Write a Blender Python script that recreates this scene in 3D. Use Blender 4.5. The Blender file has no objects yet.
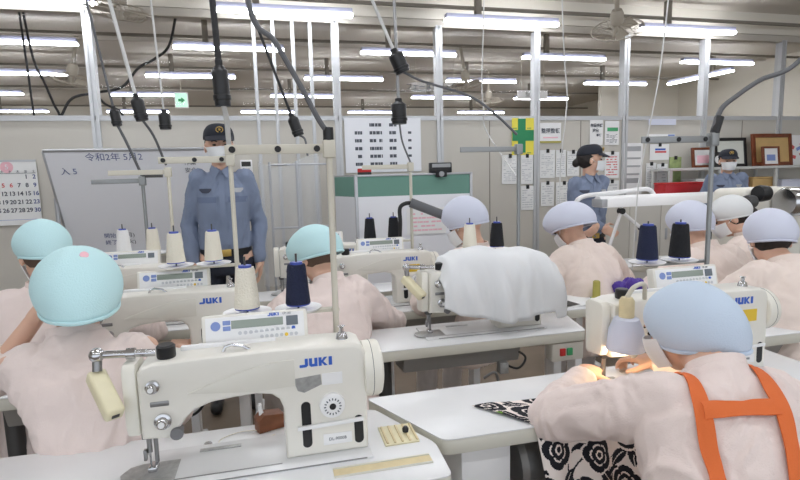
import bpy, bmesh, math, random
from mathutils import Vector, Matrix, noise
from mathutils.bvhtree import BVHTree
random.seed(7)
PI = math.pi
SC = bpy.context.scene
COL = SC.collection
V = Vector
def srgb(r, g, b):
    def c(v):
        v /= 255.0
        return v / 12.92 if v <= .04045 else ((v + .055) / 1.055) ** 2.4
    return (c(r), c(g), c(b), 1)

# ------------------------------------------------------------------ camera, world, exposure
cd = bpy.data.cameras.new('camera')
cam = bpy.data.objects.new('camera', cd)
COL.objects.link(cam)
SC.camera = cam
cd.sensor_width = 36
cd.lens = 36 * 520 / 800
cd.clip_start = .02
Rx = V((.97127875, -.23652251, -.02597481)); Ux = V((.05439909, .11445543, .99193785)); Fx = V((.23164267, .96486116, -.12403473))
cam.matrix_world = Matrix(((Rx.x, Ux.x, -Fx.x, 0), (Rx.y, Ux.y, -Fx.y, 0), (Rx.z, Ux.z, -Fx.z, 1.42), (0, 0, 0, 1)))
W = bpy.data.worlds.new('world'); SC.world = W; W.use_nodes = True
W.node_tree.nodes['Background'].inputs[0].default_value = (.86, .92, 1, 1)
W.node_tree.nodes['Background'].inputs[1].default_value = 1.0
SC.view_settings.view_transform = 'Standard'
SC.view_settings.look = 'None'
SC.view_settings.exposure = 0.55
SC.view_settings.gamma = 1
LAMP = 19.0          # strength of the LED tubes
WORK_LAMP = .5      # watts of a sewing lamp bulb

# ------------------------------------------------------------------ materials
def mat(name, c, rough=.5, metal=0.0, spec=.5, bump=0.0, scale=60, vary=0.0, vscale=4, emit=None, estr=0, sub=0, alpha=None, sheen=0, stretch=None):
    m = bpy.data.materials.new(name); m.use_nodes = True
    nt = m.node_tree; b = nt.nodes['Principled BSDF']
    col = srgb(*c)
    b.inputs['Base Color'].default_value = col
    b.inputs['Roughness'].default_value = rough
    b.inputs['Metallic'].default_value = metal
    b.inputs['Specular IOR Level'].default_value = spec
    if sheen: b.inputs['Sheen Weight'].default_value = sheen
    if sub:
        b.inputs['Subsurface Weight'].default_value = sub; b.inputs['Subsurface Radius'].default_value = (.02, .008, .005); b.inputs['Subsurface Scale'].default_value = .5
    if emit:
        b.inputs['Emission Color'].default_value = srgb(*emit); b.inputs['Emission Strength'].default_value = estr
    if bump or vary:
        tc = nt.nodes.new('ShaderNodeTexCoord'); vec = tc.outputs['Object']
        if stretch:
            mp = nt.nodes.new('ShaderNodeMapping'); mp.inputs['Scale'].default_value = stretch; nt.links.new(vec, mp.inputs['Vector']); vec = mp.outputs[0]
    if bump:
        n = nt.nodes.new('ShaderNodeTexNoise'); n.inputs['Scale'].default_value = scale; n.inputs['Detail'].default_value = 4
        bp = nt.nodes.new('ShaderNodeBump'); bp.inputs['Strength'].default_value = bump; bp.inputs['Distance'].default_value = .01
        nt.links.new(vec, n.inputs['Vector']); nt.links.new(n.outputs[0], bp.inputs['Height']); nt.links.new(bp.outputs[0], b.inputs['Normal'])
    if vary:
        n = nt.nodes.new('ShaderNodeTexNoise'); n.inputs['Scale'].default_value = vscale; n.inputs['Detail'].default_value = 5
        r = nt.nodes.new('ShaderNodeValToRGB')
        r.color_ramp.elements[0].position = .3; r.color_ramp.elements[1].position = .7
        r.color_ramp.elements[0].color = tuple(x * (1 - vary) for x in col[:3]) + (1,)
        r.color_ramp.elements[1].color = tuple(min(1, x * (1 + vary * .5)) for x in col[:3]) + (1,)
        nt.links.new(vec, n.inputs['Vector']); nt.links.new(n.outputs[0], r.inputs[0]); nt.links.new(r.outputs[0], b.inputs['Base Color'])
    return m
M = {}
def D(k, *a, **kw): M[k] = mat(k, *a, **kw)
D('floor', (128, 112, 96), .45, vary=.25, vscale=3, bump=.05)
D('ceiling', (203, 197, 187), .9, vary=.06, vscale=1)
D('beam', (190, 184, 174), .8)
D('housing', (150, 152, 172), .6)
D('rail', (126, 120, 110), .6)
D('wall', (203, 199, 190), .75, vary=.04, vscale=1.5)
D('wallfar', (222, 217, 205), .8)
D('post', (196, 198, 200), .45, .25)
D('cream', (233, 230, 221), .32, vary=.03, vscale=6)
D('cream2', (222, 219, 209), .35)
D('cover', (233, 230, 219), .4)
D('yellowed', (232, 224, 190), .45, vary=.06, vscale=20)
D('table', (232, 233, 234), .22, vary=.02, vscale=5)
D('edge', (214, 212, 200), .4)
D('tan', (222, 206, 164), .55, vary=.1, vscale=30)
D('chrome', (200, 200, 202), .2, 1.0)
D('steel', (150, 150, 150), .38, .9)
D('pan', (168, 168, 166), .4, .55)
D('iron', (88, 88, 88), .5, .5)
D('black', (26, 26, 28), .4)
D('rubber', (40, 40, 42), .7)
D('dark', (50, 49, 48), .6)
D('white', (240, 240, 240), .4)
D('paper', (236, 237, 236), .8)
D('ink', (84, 88, 98), .8)
D('print', (200, 202, 205), .8)
D('inkblue', (96, 106, 150), .8)
D('inkred', (214, 100, 104), .8)
D('pinkink', (240, 190, 200), .8)
D('blue', (52, 98, 196), .45)
D('paleblue', (130, 150, 205), .5)
D('lcd', (150, 160, 150), .25)
D('lcdframe', (108, 116, 124), .4)
D('key', (206, 208, 212), .5)
D('sticker', (232, 196, 60), .5)
D('silver', (170, 170, 168), .4, .4, vary=.2, vscale=80)
D('red', (200, 44, 44), .45)
D('redbox', (190, 40, 48), .4)
D('green', (70, 165, 110), .45)
D('board', (238, 240, 245), .25)
D('boardgreen', (108, 152, 138), .6)
D('boardframe', (186, 188, 192), .4, .5)
D('crossyellow', (236, 222, 84), .6)
D('crossgreen', (44, 140, 92), .6)
D('leafgreen', (160, 176, 118), .6, vary=.35, vscale=15)
D('signgreen', (186, 224, 200), .5, emit=(150, 215, 180), estr=.55)
D('signtext', (40, 150, 90), .5)
D('wood', (120, 62, 36), .4, vary=.3, vscale=12)
D('woodlight', (206, 172, 116), .5, vary=.1, vscale=6)
D('brownblock', (128, 76, 46), .5, vary=.25, vscale=25)
D('mirror', (214, 216, 208), .25, .0)
D('shelf', (206, 207, 204), .5)
D('thread', (236, 230, 214), .85, bump=.5, scale=220)
D('threadwhite', (246, 246, 246), .85, bump=.5, scale=220)
D('navythread', (24, 32, 62), .8, bump=.5, scale=220)
D('blackthread', (22, 23, 28), .8, bump=.5, scale=220)
D('conebase', (70, 88, 178), .45)
D('fan', (168, 160, 146), .5)
D('stand', (210, 205, 190), .45)
D('standgray', (150, 152, 152), .4, .5)
D('conduit', (98, 99, 102), .5)
D('cordwhite', (212, 212, 210), .5)
D('shirtpink', (234, 218, 212), .9, bump=.25, scale=300, sheen=.2, vary=.03, vscale=8)
D('shirtpeach', (240, 224, 214), .9, bump=.25, scale=300, sheen=.2)
D('trouser', (205, 196, 190), .9)
D('aqua', (198, 234, 238), .85, bump=.2, scale=250)
D('paleblue_cap', (202, 217, 234), .85, bump=.2, scale=250)
D('lavender', (212, 216, 232), .85)
D('whitecap', (228, 230, 230), .85)
D('orange', (226, 112, 52), .75, bump=.3, scale=400)
D('uniform', (128, 140, 164), .85, bump=.2, scale=300, vary=.06, vscale=8)
D('uniform_dark', (108, 120, 146), .85)
D('navy', (36, 40, 54), .8)
D('capnavy', (30, 34, 46), .75)
D('skin', (222, 180, 156), .55, sub=.1)
D('hair', (34, 28, 26), .6)
D('hairbrown', (96, 78, 66), .7)
D('mask', (238, 240, 242), .85)
D('eye', (28, 22, 20), .3)
D('gold', (200, 168, 92), .35, .6)
D('badge', (60, 66, 84), .5)
D('clothwhite', (233, 235, 237), .9, bump=.15, scale=300)
D('print_pale', (238, 228, 222), .9)
D('print_black', (24, 25, 34), .9)
D('print_green', (120, 160, 62), .9)
D('purple', (76, 48, 150), .6)
D('yellowgreen', (176, 168, 84), .6)
D('chairgray', (120, 120, 122), .6)
D('plasticbag', (226, 228, 228), .3)
m = mat('tube', (255, 255, 255), emit=(246, 249, 255), estr=LAMP); M['tube'] = m
m = mat('bulb', (255, 240, 214), emit=(255, 206, 140), estr=6); M['bulb'] = m
def glass(name, t):
    m = bpy.data.materials.new(name); m.use_nodes = True; nt = m.node_tree
    nt.nodes.remove(nt.nodes['Principled BSDF'])
    tr = nt.nodes.new('ShaderNodeBsdfTransparent'); gl = nt.nodes.new('ShaderNodeBsdfGlossy'); mx = nt.nodes.new('ShaderNodeMixShader')
    tr.inputs[0].default_value = (t, t, t, 1); gl.inputs['Roughness'].default_value = .02
    mx.inputs[0].default_value = .003
    nt.links.new(tr.outputs[0], mx.inputs[1]); nt.links.new(gl.outputs[0], mx.inputs[2]); nt.links.new(mx.outputs[0], nt.nodes['Material Output'].inputs[0])
    M[name] = m
glass('glass', .97)
# clear plastic sheet: mostly transparent, milky
def milky(name, f, c):
    m = bpy.data.materials.new(name); m.use_nodes = True; nt = m.node_tree; b = nt.nodes['Principled BSDF']
    b.inputs['Base Color'].default_value = srgb(*c); b.inputs['Roughness'].default_value = .25
    tr = nt.nodes.new('ShaderNodeBsdfTransparent'); mx = nt.nodes.new('ShaderNodeMixShader'); mx.inputs[0].default_value = f
    nt.links.new(tr.outputs[0], mx.inputs[1]); nt.links.new(b.outputs[0], mx.inputs[2]); nt.links.new(mx.outputs[0], nt.nodes['Material Output'].inputs[0]); M[name] = m
milky('clearplastic', .2, (226, 230, 234))

# ------------------------------------------------------------------ mesh helpers
class MB:
    """collects shapes into one bmesh; build() links them as one object"""
    def __init__(s): s.bm = bmesh.new(); s.mi = 0
    def _mark(s, faces):
        for f in faces: f.material_index = s.mi
    def box(s, x0, x1, y0, y1, z0, z1, bev=0, seg=2, mtx=None):
        vs = [s.bm.verts.new((x, y, z)) for z in (z0, z1) for x, y in ((x0, y0), (x1, y0), (x1, y1), (x0, y1))]
        fs = [s.bm.faces.new([vs[i] for i in q]) for q in ((3, 2, 1, 0), (4, 5, 6, 7), (0, 1, 5, 4), (1, 2, 6, 5), (2, 3, 7, 6), (3, 0, 4, 7))]
        s._mark(fs)
        if bev:
            es = list({e for f in fs for e in f.edges})
            r = bmesh.ops.bevel(s.bm, geom=es, offset=bev, segments=seg, affect='EDGES', profile=.5)
            s._mark(r['faces']); vs = list({v for f in r['faces'] for v in f.verts} | {v for v in vs if v.is_valid})
        if mtx is not None: bmesh.ops.transform(s.bm, matrix=mtx, verts=[v for v in vs if v.is_valid])
        return s
    def prism(s, pts, a, b, axis='y', bev=0, seg=2):
        """outline pts in the two other axes, extruded from a to b along axis"""
        def P(p, t): return {'y': (p[0], t, p[1]), 'x': (t, p[0], p[1]), 'z': (p[0], p[1], t)}[axis]
        A = [s.bm.verts.new(P(p, a)) for p in pts]; B = [s.bm.verts.new(P(p, b)) for p in pts]
        n = len(pts); fa = s.bm.faces.new(A); fb = s.bm.faces.new(B[::-1])
        fs = [fa, fb] + [s.bm.faces.new((A[i], B[i], B[(i + 1) % n], A[(i + 1) % n])) for i in range(n)]
        bmesh.ops.recalc_face_normals(s.bm, faces=fs); s._mark(fs)
        if bev:
            es = list(set(fa.edges) | set(fb.edges))
            r = bmesh.ops.bevel(s.bm, geom=es, offset=bev, segments=seg, affect='EDGES', profile=.5); s._mark(r['faces'])
        return s
    def loft(s, rings, cap=True, closed=True):
        """rings: lists of equally many points"""
        R = [[s.bm.verts.new(p) for p in r] for r in rings]; n = len(R[0]); fs = []
        for i in range(len(R) - 1):
            for j in range(n if closed else n - 1):
                k = (j + 1) % n
                fs.append(s.bm.faces.new((R[i][j], R[i][k], R[i + 1][k], R[i + 1][j])))
        if cap and closed:
            fs.append(s.bm.faces.new(R[0][::-1])); fs.append(s.bm.faces.new(R[-1]))
        s._mark(fs); return s
    def tube(s, pts, r, n=8, cap=True):
        pts = [V(p) for p in pts]; rs = r if isinstance(r, (list, tuple)) else [r] * len(pts)
        rings = []; ref = None
        for i, p in enumerate(pts):
            d = (pts[min(i + 1, len(pts) - 1)] - pts[max(i - 1, 0)]).normalized()
            if ref is None: ref = d.orthogonal().normalized()
            a = (ref - d * ref.dot(d)); a = a.normalized() if a.length > 1e-6 else d.orthogonal().normalized(); ref = a
            b = d.cross(a)
            rings.append([p + (a * math.cos(2 * PI * k / n) + b * math.sin(2 * PI * k / n)) * rs[i] for k in range(n)])
        return s.loft(rings, cap)
    def cyl(s, p0, p1, r0, r1=None, n=20): return s.tube([p0, p1], [r0, r0 if r1 is None else r1], n)
    def lathe(s, prof, o=(0, 0, 0), ax='z', n=24):
        """profile of (radius, height) along an axis through o"""
        o = V(o); rings = []
        for r, h in prof:
            ring = []
            for k in range(n):
                c, q = math.cos(2 * PI * k / n) * max(r, 1e-4), math.sin(2 * PI * k / n) * max(r, 1e-4)
                ring.append(o + V({'z': (c, q, h), 'x': (h, c, q), 'y': (q, h, c)}[ax]))
            rings.append(ring)
        return s.loft(rings, True)
    def ball(s, c, r, n=16, mtx=None):
        r = (r, r, r) if not isinstance(r, (tuple, list)) else r
        m_ = Matrix.Translation(V(c)) @ (mtx or Matrix.Identity(4)) @ Matrix.Diagonal((r[0], r[1], r[2], 1))
        k = bmesh.ops.create_uvsphere(s.bm, u_segments=n, v_segments=max(6, n * 2 // 3), radius=1, matrix=m_)
        s._mark({f for v in k['verts'] for f in v.link_faces}); return s
    def grid(s, fn, nu, nv, closed_u=False):
        g = [[s.bm.verts.new(fn(i / (nu if closed_u else nu - 1), j / (nv - 1))) for j in range(nv)] for i in range(nu)]
        fs = []
        for i in range(nu if closed_u else nu - 1):
            for j in range(nv - 1):
                k = (i + 1) % nu
                fs.append(s.bm.faces.new((g[i][j], g[k][j], g[k][j + 1], g[i][j + 1])))
        s._mark(fs); return s
    def build(s, name, mats, parent=None, smooth=True, angle=40, mods=None, recalc=True):
        me = bpy.data.meshes.new(name)
        if recalc: bmesh.ops.recalc_face_normals(s.bm, faces=s.bm.faces)
        s.bm.to_mesh(me); s.bm.free()
        for k in (mats if isinstance(mats, (list, tuple)) else [mats]): me.materials.append(M[k] if isinstance(k, str) else k)
        o = bpy.data.objects.new(name, me); COL.objects.link(o)
        if parent: o.parent = parent
        if smooth: smooth_mesh(me, angle)
        return o
def smooth_mesh(me, angle=40):
    for p in me.polygons: p.use_smooth = True
    bm = bmesh.new(); bm.from_mesh(me); t = math.radians(angle)
    for e in bm.edges:
        if len(e.link_faces) == 2 and e.calc_face_angle(0) > t: e.smooth = False
    bm.to_mesh(me); bm.free()
def thing(name, label, cat, loc=(0, 0, 0), rz=0, group=None):
    o = bpy.data.objects.new(name, None); COL.objects.link(o); o.location = loc; o.rotation_euler = (0, 0, rz)
    o.empty_display_size = .1
    return tag(o, label, cat, group)
def tag(o, label, cat, group=None):
    o['label'] = label; o['category'] = cat
    if group: o['group'] = group
    return o
def struct(o): o['kind'] = 'structure'; return o
def at(o, loc, rz=0): o.location = loc; o.rotation_euler = (0, 0, rz); return o
def copy_tree(o, parent=None):
    c = o.copy(); COL.objects.link(c)
    if parent: c.parent = parent
    for ch in list(o.children): copy_tree(ch, c)
    return c
def textobj(txt, size, name, matn, parent, loc, rot=(PI / 2, 0, 0), ext=.0006, align='CENTER', bold=0):
    """writing set in the built-in font and turned into a mesh"""
    cu = bpy.data.curves.new(name, 'FONT'); cu.body = txt; cu.size = size; cu.extrude = ext; cu.align_x = align; cu.align_y = 'CENTER'; cu.offset = bold
    cu.resolution_u = 3
    t = bpy.data.objects.new('tmp_text', cu); COL.objects.link(t)
    bpy.context.view_layer.update()
    me = bpy.data.meshes.new_from_object(t.evaluated_get(bpy.context.evaluated_depsgraph_get()))
    bpy.data.objects.remove(t); bpy.data.curves.remove(cu)
    me.name = name; me.materials.clear(); me.materials.append(M[matn])
    o = bpy.data.objects.new(name, me); COL.objects.link(o); o.parent = parent; o.location = loc; o.rotation_euler = rot
    return o
def catmull(pts, n=8):
    pts = [V(p) for p in pts]; P = [pts[0] * 2 - pts[1]] + pts + [pts[-1] * 2 - pts[-2]]; out = []
    for i in range(1, len(P) - 2):
        for k in range(n):
            t = k / n; a, b, c, d = P[i - 1:i + 3]
            out.append(.5 * ((2 * b) + (c - a) * t + (2 * a - 5 * b + 4 * c - d) * t * t + (3 * b - a - 3 * c + d) * t ** 3))
    return out + [pts[-1]]
def logo(h):
    """four heavy slab letters J U K I in the xz plane, height h, left aligned; returns MB and width"""
    mb = MB(); w = h * .95; s = h * .35; g = h * .12; x = 0; t0, t1 = -.0008, 0
    def pl(pts): mb.prism([(px, pz) for px, pz in pts], t0, t1, 'y')
    pl([(x + w - s, h), (x + w, h), (x + w, h * .2), (x + w - h * .2, 0), (x, 0), (x, s * .9), (x + w - s, s * .9)])
    x += w + g
    pl([(x, h), (x + s, h), (x + s, s * .9), (x + w - s, s * .9), (x + w - s, h), (x + w, h), (x + w, 0), (x + h * .2, 0), (x, h * .2)])
    x += w + g
    pl([(x, h), (x + s, h), (x + s, h * .62), (x + w * .66, h), (x + w * 1.05, h), (x + w * .58, h * .5), (x + w * 1.08, 0), (x + w * .68, 0), (x + s, h * .38), (x + s, 0), (x, 0)])
    x += w * 1.08 + g
    pl([(x, h), (x + s * 1.1, h), (x + s * 1.1, 0), (x, 0)])
    return mb, x + s * 1.1

# ------------------------------------------------------------------ the room
struct(MB().box(-7, 9, -4, 14, -.05, 0).build('floor', 'floor'))
struct(MB().box(-7, 9, -4, 14, 3.2, 3.25).build('ceiling', 'ceiling'))
PY = 5.2                                             # the glazed partition
struct(MB().box(-7, 8.2, PY, PY + .05, 0, 1.97).build('wall_back', 'wall'))
struct(MB().box(-7, 8.2, PY - .012, PY + .06, 1.965, 2.01).build('trim_1', 'post'))
struct(MB().box(-7, 8.2, PY - .012, PY + .06, 2.88, 2.95).build('trim_2', 'beam'))
struct(MB().box(-7, 8.2, PY, PY + .05, 2.96, 3.2).build('wall_upper', 'wallfar'))
struct(MB().box(-7, 8.2, 13.6, 13.7, 0, 3.2).build('wall_far', 'wallfar'))
struct(MB().box(8.2, 8.3, -4, 13.7, 0, 3.2).build('wall_right', 'wallfar'))
struct(MB().box(-7.1, -7, -4, 13.7, 0, 3.2).build('wall_left', 'wallfar'))
struct(MB().box(6.4, 8.2, 9.3, 9.4, 0, 3.2).build('wall_recess', 'wallfar'))
posts = [-3.75, -1.49, .655, 1.70, 2.79, 3.88, 4.94, 6.04, 7.1]
k = 3
for x in posts:
    mb = MB(); mb.prism([(x - .034, PY - .02), (x - .006, PY - .02), (x - .006, PY - .012), (x + .006, PY - .012), (x + .006, PY - .02), (x + .034, PY - .02), (x + .034, PY + .07), (x - .034, PY + .07)], 0, 2.9, 'z', .002)
    struct(mb.build('trim_%d' % k, 'post')); k += 1
for x in (-.1, .075, .255, .42):                     # narrow mullions of the closed sliding door
    struct(MB().box(x - .016, x + .016, PY - .015, PY + .06, 0, 2.9, .003).build('trim_%d' % k, 'post')); k += 1
for x in (-2.6, 2.25, 3.33, 5.5):                    # joints between the wall panels
    struct(MB().box(x - .004, x + .004, PY - .003, PY, 0, 1.96).build('trim_%d' % k, 'rail')); k += 1
edges = posts
for i in range(len(edges) - 1):
    struct(MB().box(edges[i] + .045, edges[i + 1] - .045, PY + .02, PY + .026, 2.01, 2.88).build('window_%d' % (i + 1), 'glass'))

# ceiling: joists, duct rails, light fixtures
rows = {-.5: [-2.1, .1, 2.3], 1.35: [-2.1, .15, 2.35, 4.5], 3.2: [-3.9, -1.75, .4, 2.5, 4.65],
        5.0: [-1.95, .20, 2.31, 4.50], 6.42: [-2.55, -.39, 1.72, 3.85, 6.3], 8.17: [-3.25, -1.05, 1.15, 3.4, 5.9],
        9.95: [-4.5, -2.0, .65, 3.3, 5.45], 12.3: [-5.0, -2.7, .0, 2.4, 5.1]}
for n_, y in enumerate([-.5, 1.35, 3.2, 4.97, 6.42, 8.17, 9.95, 12.3]):
    struct(MB().box(-6.9, 8.1, y + .035, y + .065, 3.01, 3.04).build('trim_%d' % k, 'rail')); k += 1
for y in (.4, 2.3, 4.1, 5.75, 7.3, 9.05, 11.1):
    struct(MB().box(-6.9, 8.1, y - .03, y + .03, 3.155, 3.2).build('trim_%d' % k, 'beam')); k += 1
def make_light():
    t = thing('ceiling_light', '', 'ceiling light')
    mb = MB(); mb.prism([(-.03, .026), (.03, .026), (.036, .075), (-.036, .075)], -.6, .6, 'x', .004)
    mb.build('housing', 'housing', t)
    tb = MB(); tb.prism([(.03, .03), (.044, .024), (.044, .012), (.034, .004), (.015, 0), (-.015, 0), (-.034, .004), (-.044, .012), (-.044, .024), (-.03, .03)], -.6, .6, 'x')
    tb.build('tube', 'tube', t)
    MB().box(-.29, -.23, -.02, .04, .07, .32, .004).build('hanger', 'rail', t)
    return t
proto = make_light(); first = True
where = {-.5: 'behind the camera', 1.35: 'above the nearest sewing table', 3.2: 'above the officers', 5.0: 'in front of the glazed partition', 6.42: 'first row beyond the glass', 8.17: 'second row beyond the glass', 9.95: 'third row beyond the glass', 12.3: 'farthest row beyond the glass'}
nth = ['leftmost', 'second from left', 'third from left', 'fourth from left', 'fifth from left']
for y, xs in rows.items():
    for i, x in enumerate(xs):
        o = proto if first else copy_tree(proto); first = False
        o.location = (x, y, 2.88)
        o['label'] = 'white tube ceiling light, %s, %s' % (nth[i], where[y]); o['group'] = 'tube lights under the ceiling'
o = copy_tree(proto); o.location = (6.9, 7.4, 2.86); o.rotation_euler = (0, 0, PI / 2 + .1); o['label'] = 'white tube ceiling light turned lengthwise beyond the glass at far right'

# ------------------------------------------------------------------ sewing tables
TZ = .74
def table(name_label, outline, legs, group=None, switch=None, pan=None, tray=None, drawer=None, motor=None):
    """outline: counter-clockwise corners of the top (world x, y)"""
    cx = sum(p[0] for p in outline) / len(outline); cy = sum(p[1] for p in outline) / len(outline)
    t = thing('sewing_table', name_label, 'table', (cx, cy, 0), 0, group)
    # rounded corners
    pts = []
    n = len(outline)
    for i in range(n):
        p = V(outline[i]); a = (V(outline[i - 1]) - p).normalized(); b = (V(outline[(i + 1) % n]) - p).normalized(); r = .022
        for q in range(5):
            f = q / 4; pts.append(tuple((p + a * r * (1 - f) ** 2 + b * r * f ** 2)))
    pts = [(x - cx, y - cy) for x, y in pts]
    MB().prism(pts, TZ - .004, TZ, 'z', .0015).build('tabletop', 'table', t)
    MB().prism(pts, TZ - .045, TZ - .004, 'z', .004).build('top_edge', 'edge', t)
    for lx in legs:
        mb = MB(); mb.box(lx - cx - .02, lx - cx + .02, -.04, .04, .04, TZ - .05, .004)
        mb.build('leg', 'white', t)
        MB().box(lx - cx - .025, lx - cx + .025, -.2, .2, .0, .04, .01).build('foot', 'white', t)
    if switch:
        sx, sy = switch
        b = MB().box(sx - cx - .075, sx - cx + .075, sy - cy, sy - cy + .06, TZ - .13, TZ - .05, .006).build('switch_box', 'cream2', t)
        for dx, c in ((-.028, 'red'), (.006, 'green')):
            q = MB().box(sx - cx + dx - .013, sx - cx + dx + .013, sy - cy - .008, sy - cy, TZ - .105, TZ - .072, .003).build('button', c, b)
    if pan:
        x0, x1, y0 = pan
        mb = MB(); mb.prism([(y0 - cy, TZ - .05), (y0 - cy + .02, TZ - .115), (y0 - cy + .16, TZ - .13), (y0 - cy + .2, TZ - .05)], x0 - cx, x1 - cx, 'x', .008)
        p = mb.build('oil_pan', 'pan', t)
        MB().tube(catmull([(x1 - cx - .17, y0 - cy - .0, TZ - .17), (x1 - cx - .12, y0 - cy - .005, TZ - .15), (x1 - cx - .1, y0 - cy - .005, TZ - .22)]), .006).build('knee_rod', 'steel', p)
        MB().box(x1 - cx - .1, x1 - cx - .06, y0 - cy - .01, y0 - cy + .03, TZ - .16, TZ - .11, .004).build('bracket', 'silver', p)
        MB().tube(catmull([(x1 - cx - .03, y0 - cy + .02, TZ - .06), (x1 - cx + .02, y0 - cy, TZ - .1), (x1 - cx - .02, y0 - cy - .01, TZ - .14), (x1 - cx - .08, y0 - cy + .02, TZ - .12)]), .005).build('cable', 'black', p)
        MB().cyl((x0 - cx - .05, .03, .36), (x0 - cx - .05, .03, TZ - .05), .03).build('motor_post', 'iron', t)
    if tray:
        x0, x1, y0, y1 = tray
        mb = MB(); a, b = x0 - cx, x1 - cx; c, d = y0 - cy, y1 - cy
        mb.prism([(a, c), (b, c), (b, d), (a, d)], TZ - .002, TZ + .0012, 'z')
        mb.build('tray', 'tan', t)
        for q in ((a, b, c - .005, c), (a, b, d, d + .005)): MB().box(*q, TZ - .002, TZ + .004, .0015).build('tray_rim', 'edge', t)
    if motor:
        MB().lathe([(0, 0), (.085, 0), (.1, .015), (.1, motor[1] - motor[0] - .02), (.08, motor[1] - motor[0]), (0, motor[1] - motor[0])], (motor[0] - cx, motor[2] - cy, TZ - .16), 'x', 28).build('motor', 'steel', t)
    if drawer:
        x0, x1, y0, y1, z0, c = drawer
        MB().box(x0 - cx, x1 - cx, y0 - cy, y1 - cy, z0, TZ - .05, .006).build('drawer_box', c, t)
    return t

# ------------------------------------------------------------------ sewing machines
def panel(parent, x, y, z, tilt=-.22, keys=True, w=.256):
    """control panel on the arm: body, displays, emblem and keys (all parts of the machine)"""
    h = .082
    b = MB().box(0, w, 0, .034, 0, h, .006).build('control_panel', 'cream', parent)
    b.location = (x, y, z); b.rotation_euler = (tilt, 0, 0)
    MB().box(.009, w - .009, -.002, .003, .008, h - .006, .001).build('face_plate', 'white', b)
    MB().box(.07, .195, -.004, 0, .046, .066, .001).build('display', 'lcd', b)
    MB().box(.05, .068, -.0035, 0, .042, .053, .001).build('mode_key', 'paleblue', b)
    MB().box(.05, .068, -.0035, 0, .056, .067, .001).build('mode_key', 'paleblue', b)
    q = MB().box(.203, .232, -.004, 0, .043, .067, .001).build('small_display', 'lcdframe', b)
    MB().cyl((.033, 0, .055), (.033, -.0035, .055), .0115).build('round_emblem', 'paleblue', b)
    for i in range(11 if keys else 0):
        MB().cyl((.09 + i * .013, 0, .034 + i * .0004), (.09 + i * .013, -.003, .034), .0048, n=10).build('key', 'blue' if i == 10 else 'key', b)
    for i in range(8 if keys else 0):
        MB().cyl((.142 + i * .012, 0, .021), (.142 + i * .012, -.003, .021), .0046, n=10).build('key', 'sticker' if i == 5 else 'key', b)
    lg, lw = logo(.0075); lo = lg.build('logo', 'blue', b, smooth=False); lo.location = (.158, -.003, .070)
    textobj('CP-160', .007, 'model_text', 'ink', b, (.205, -.0026, .0738)) if keys else None
    return b
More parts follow.
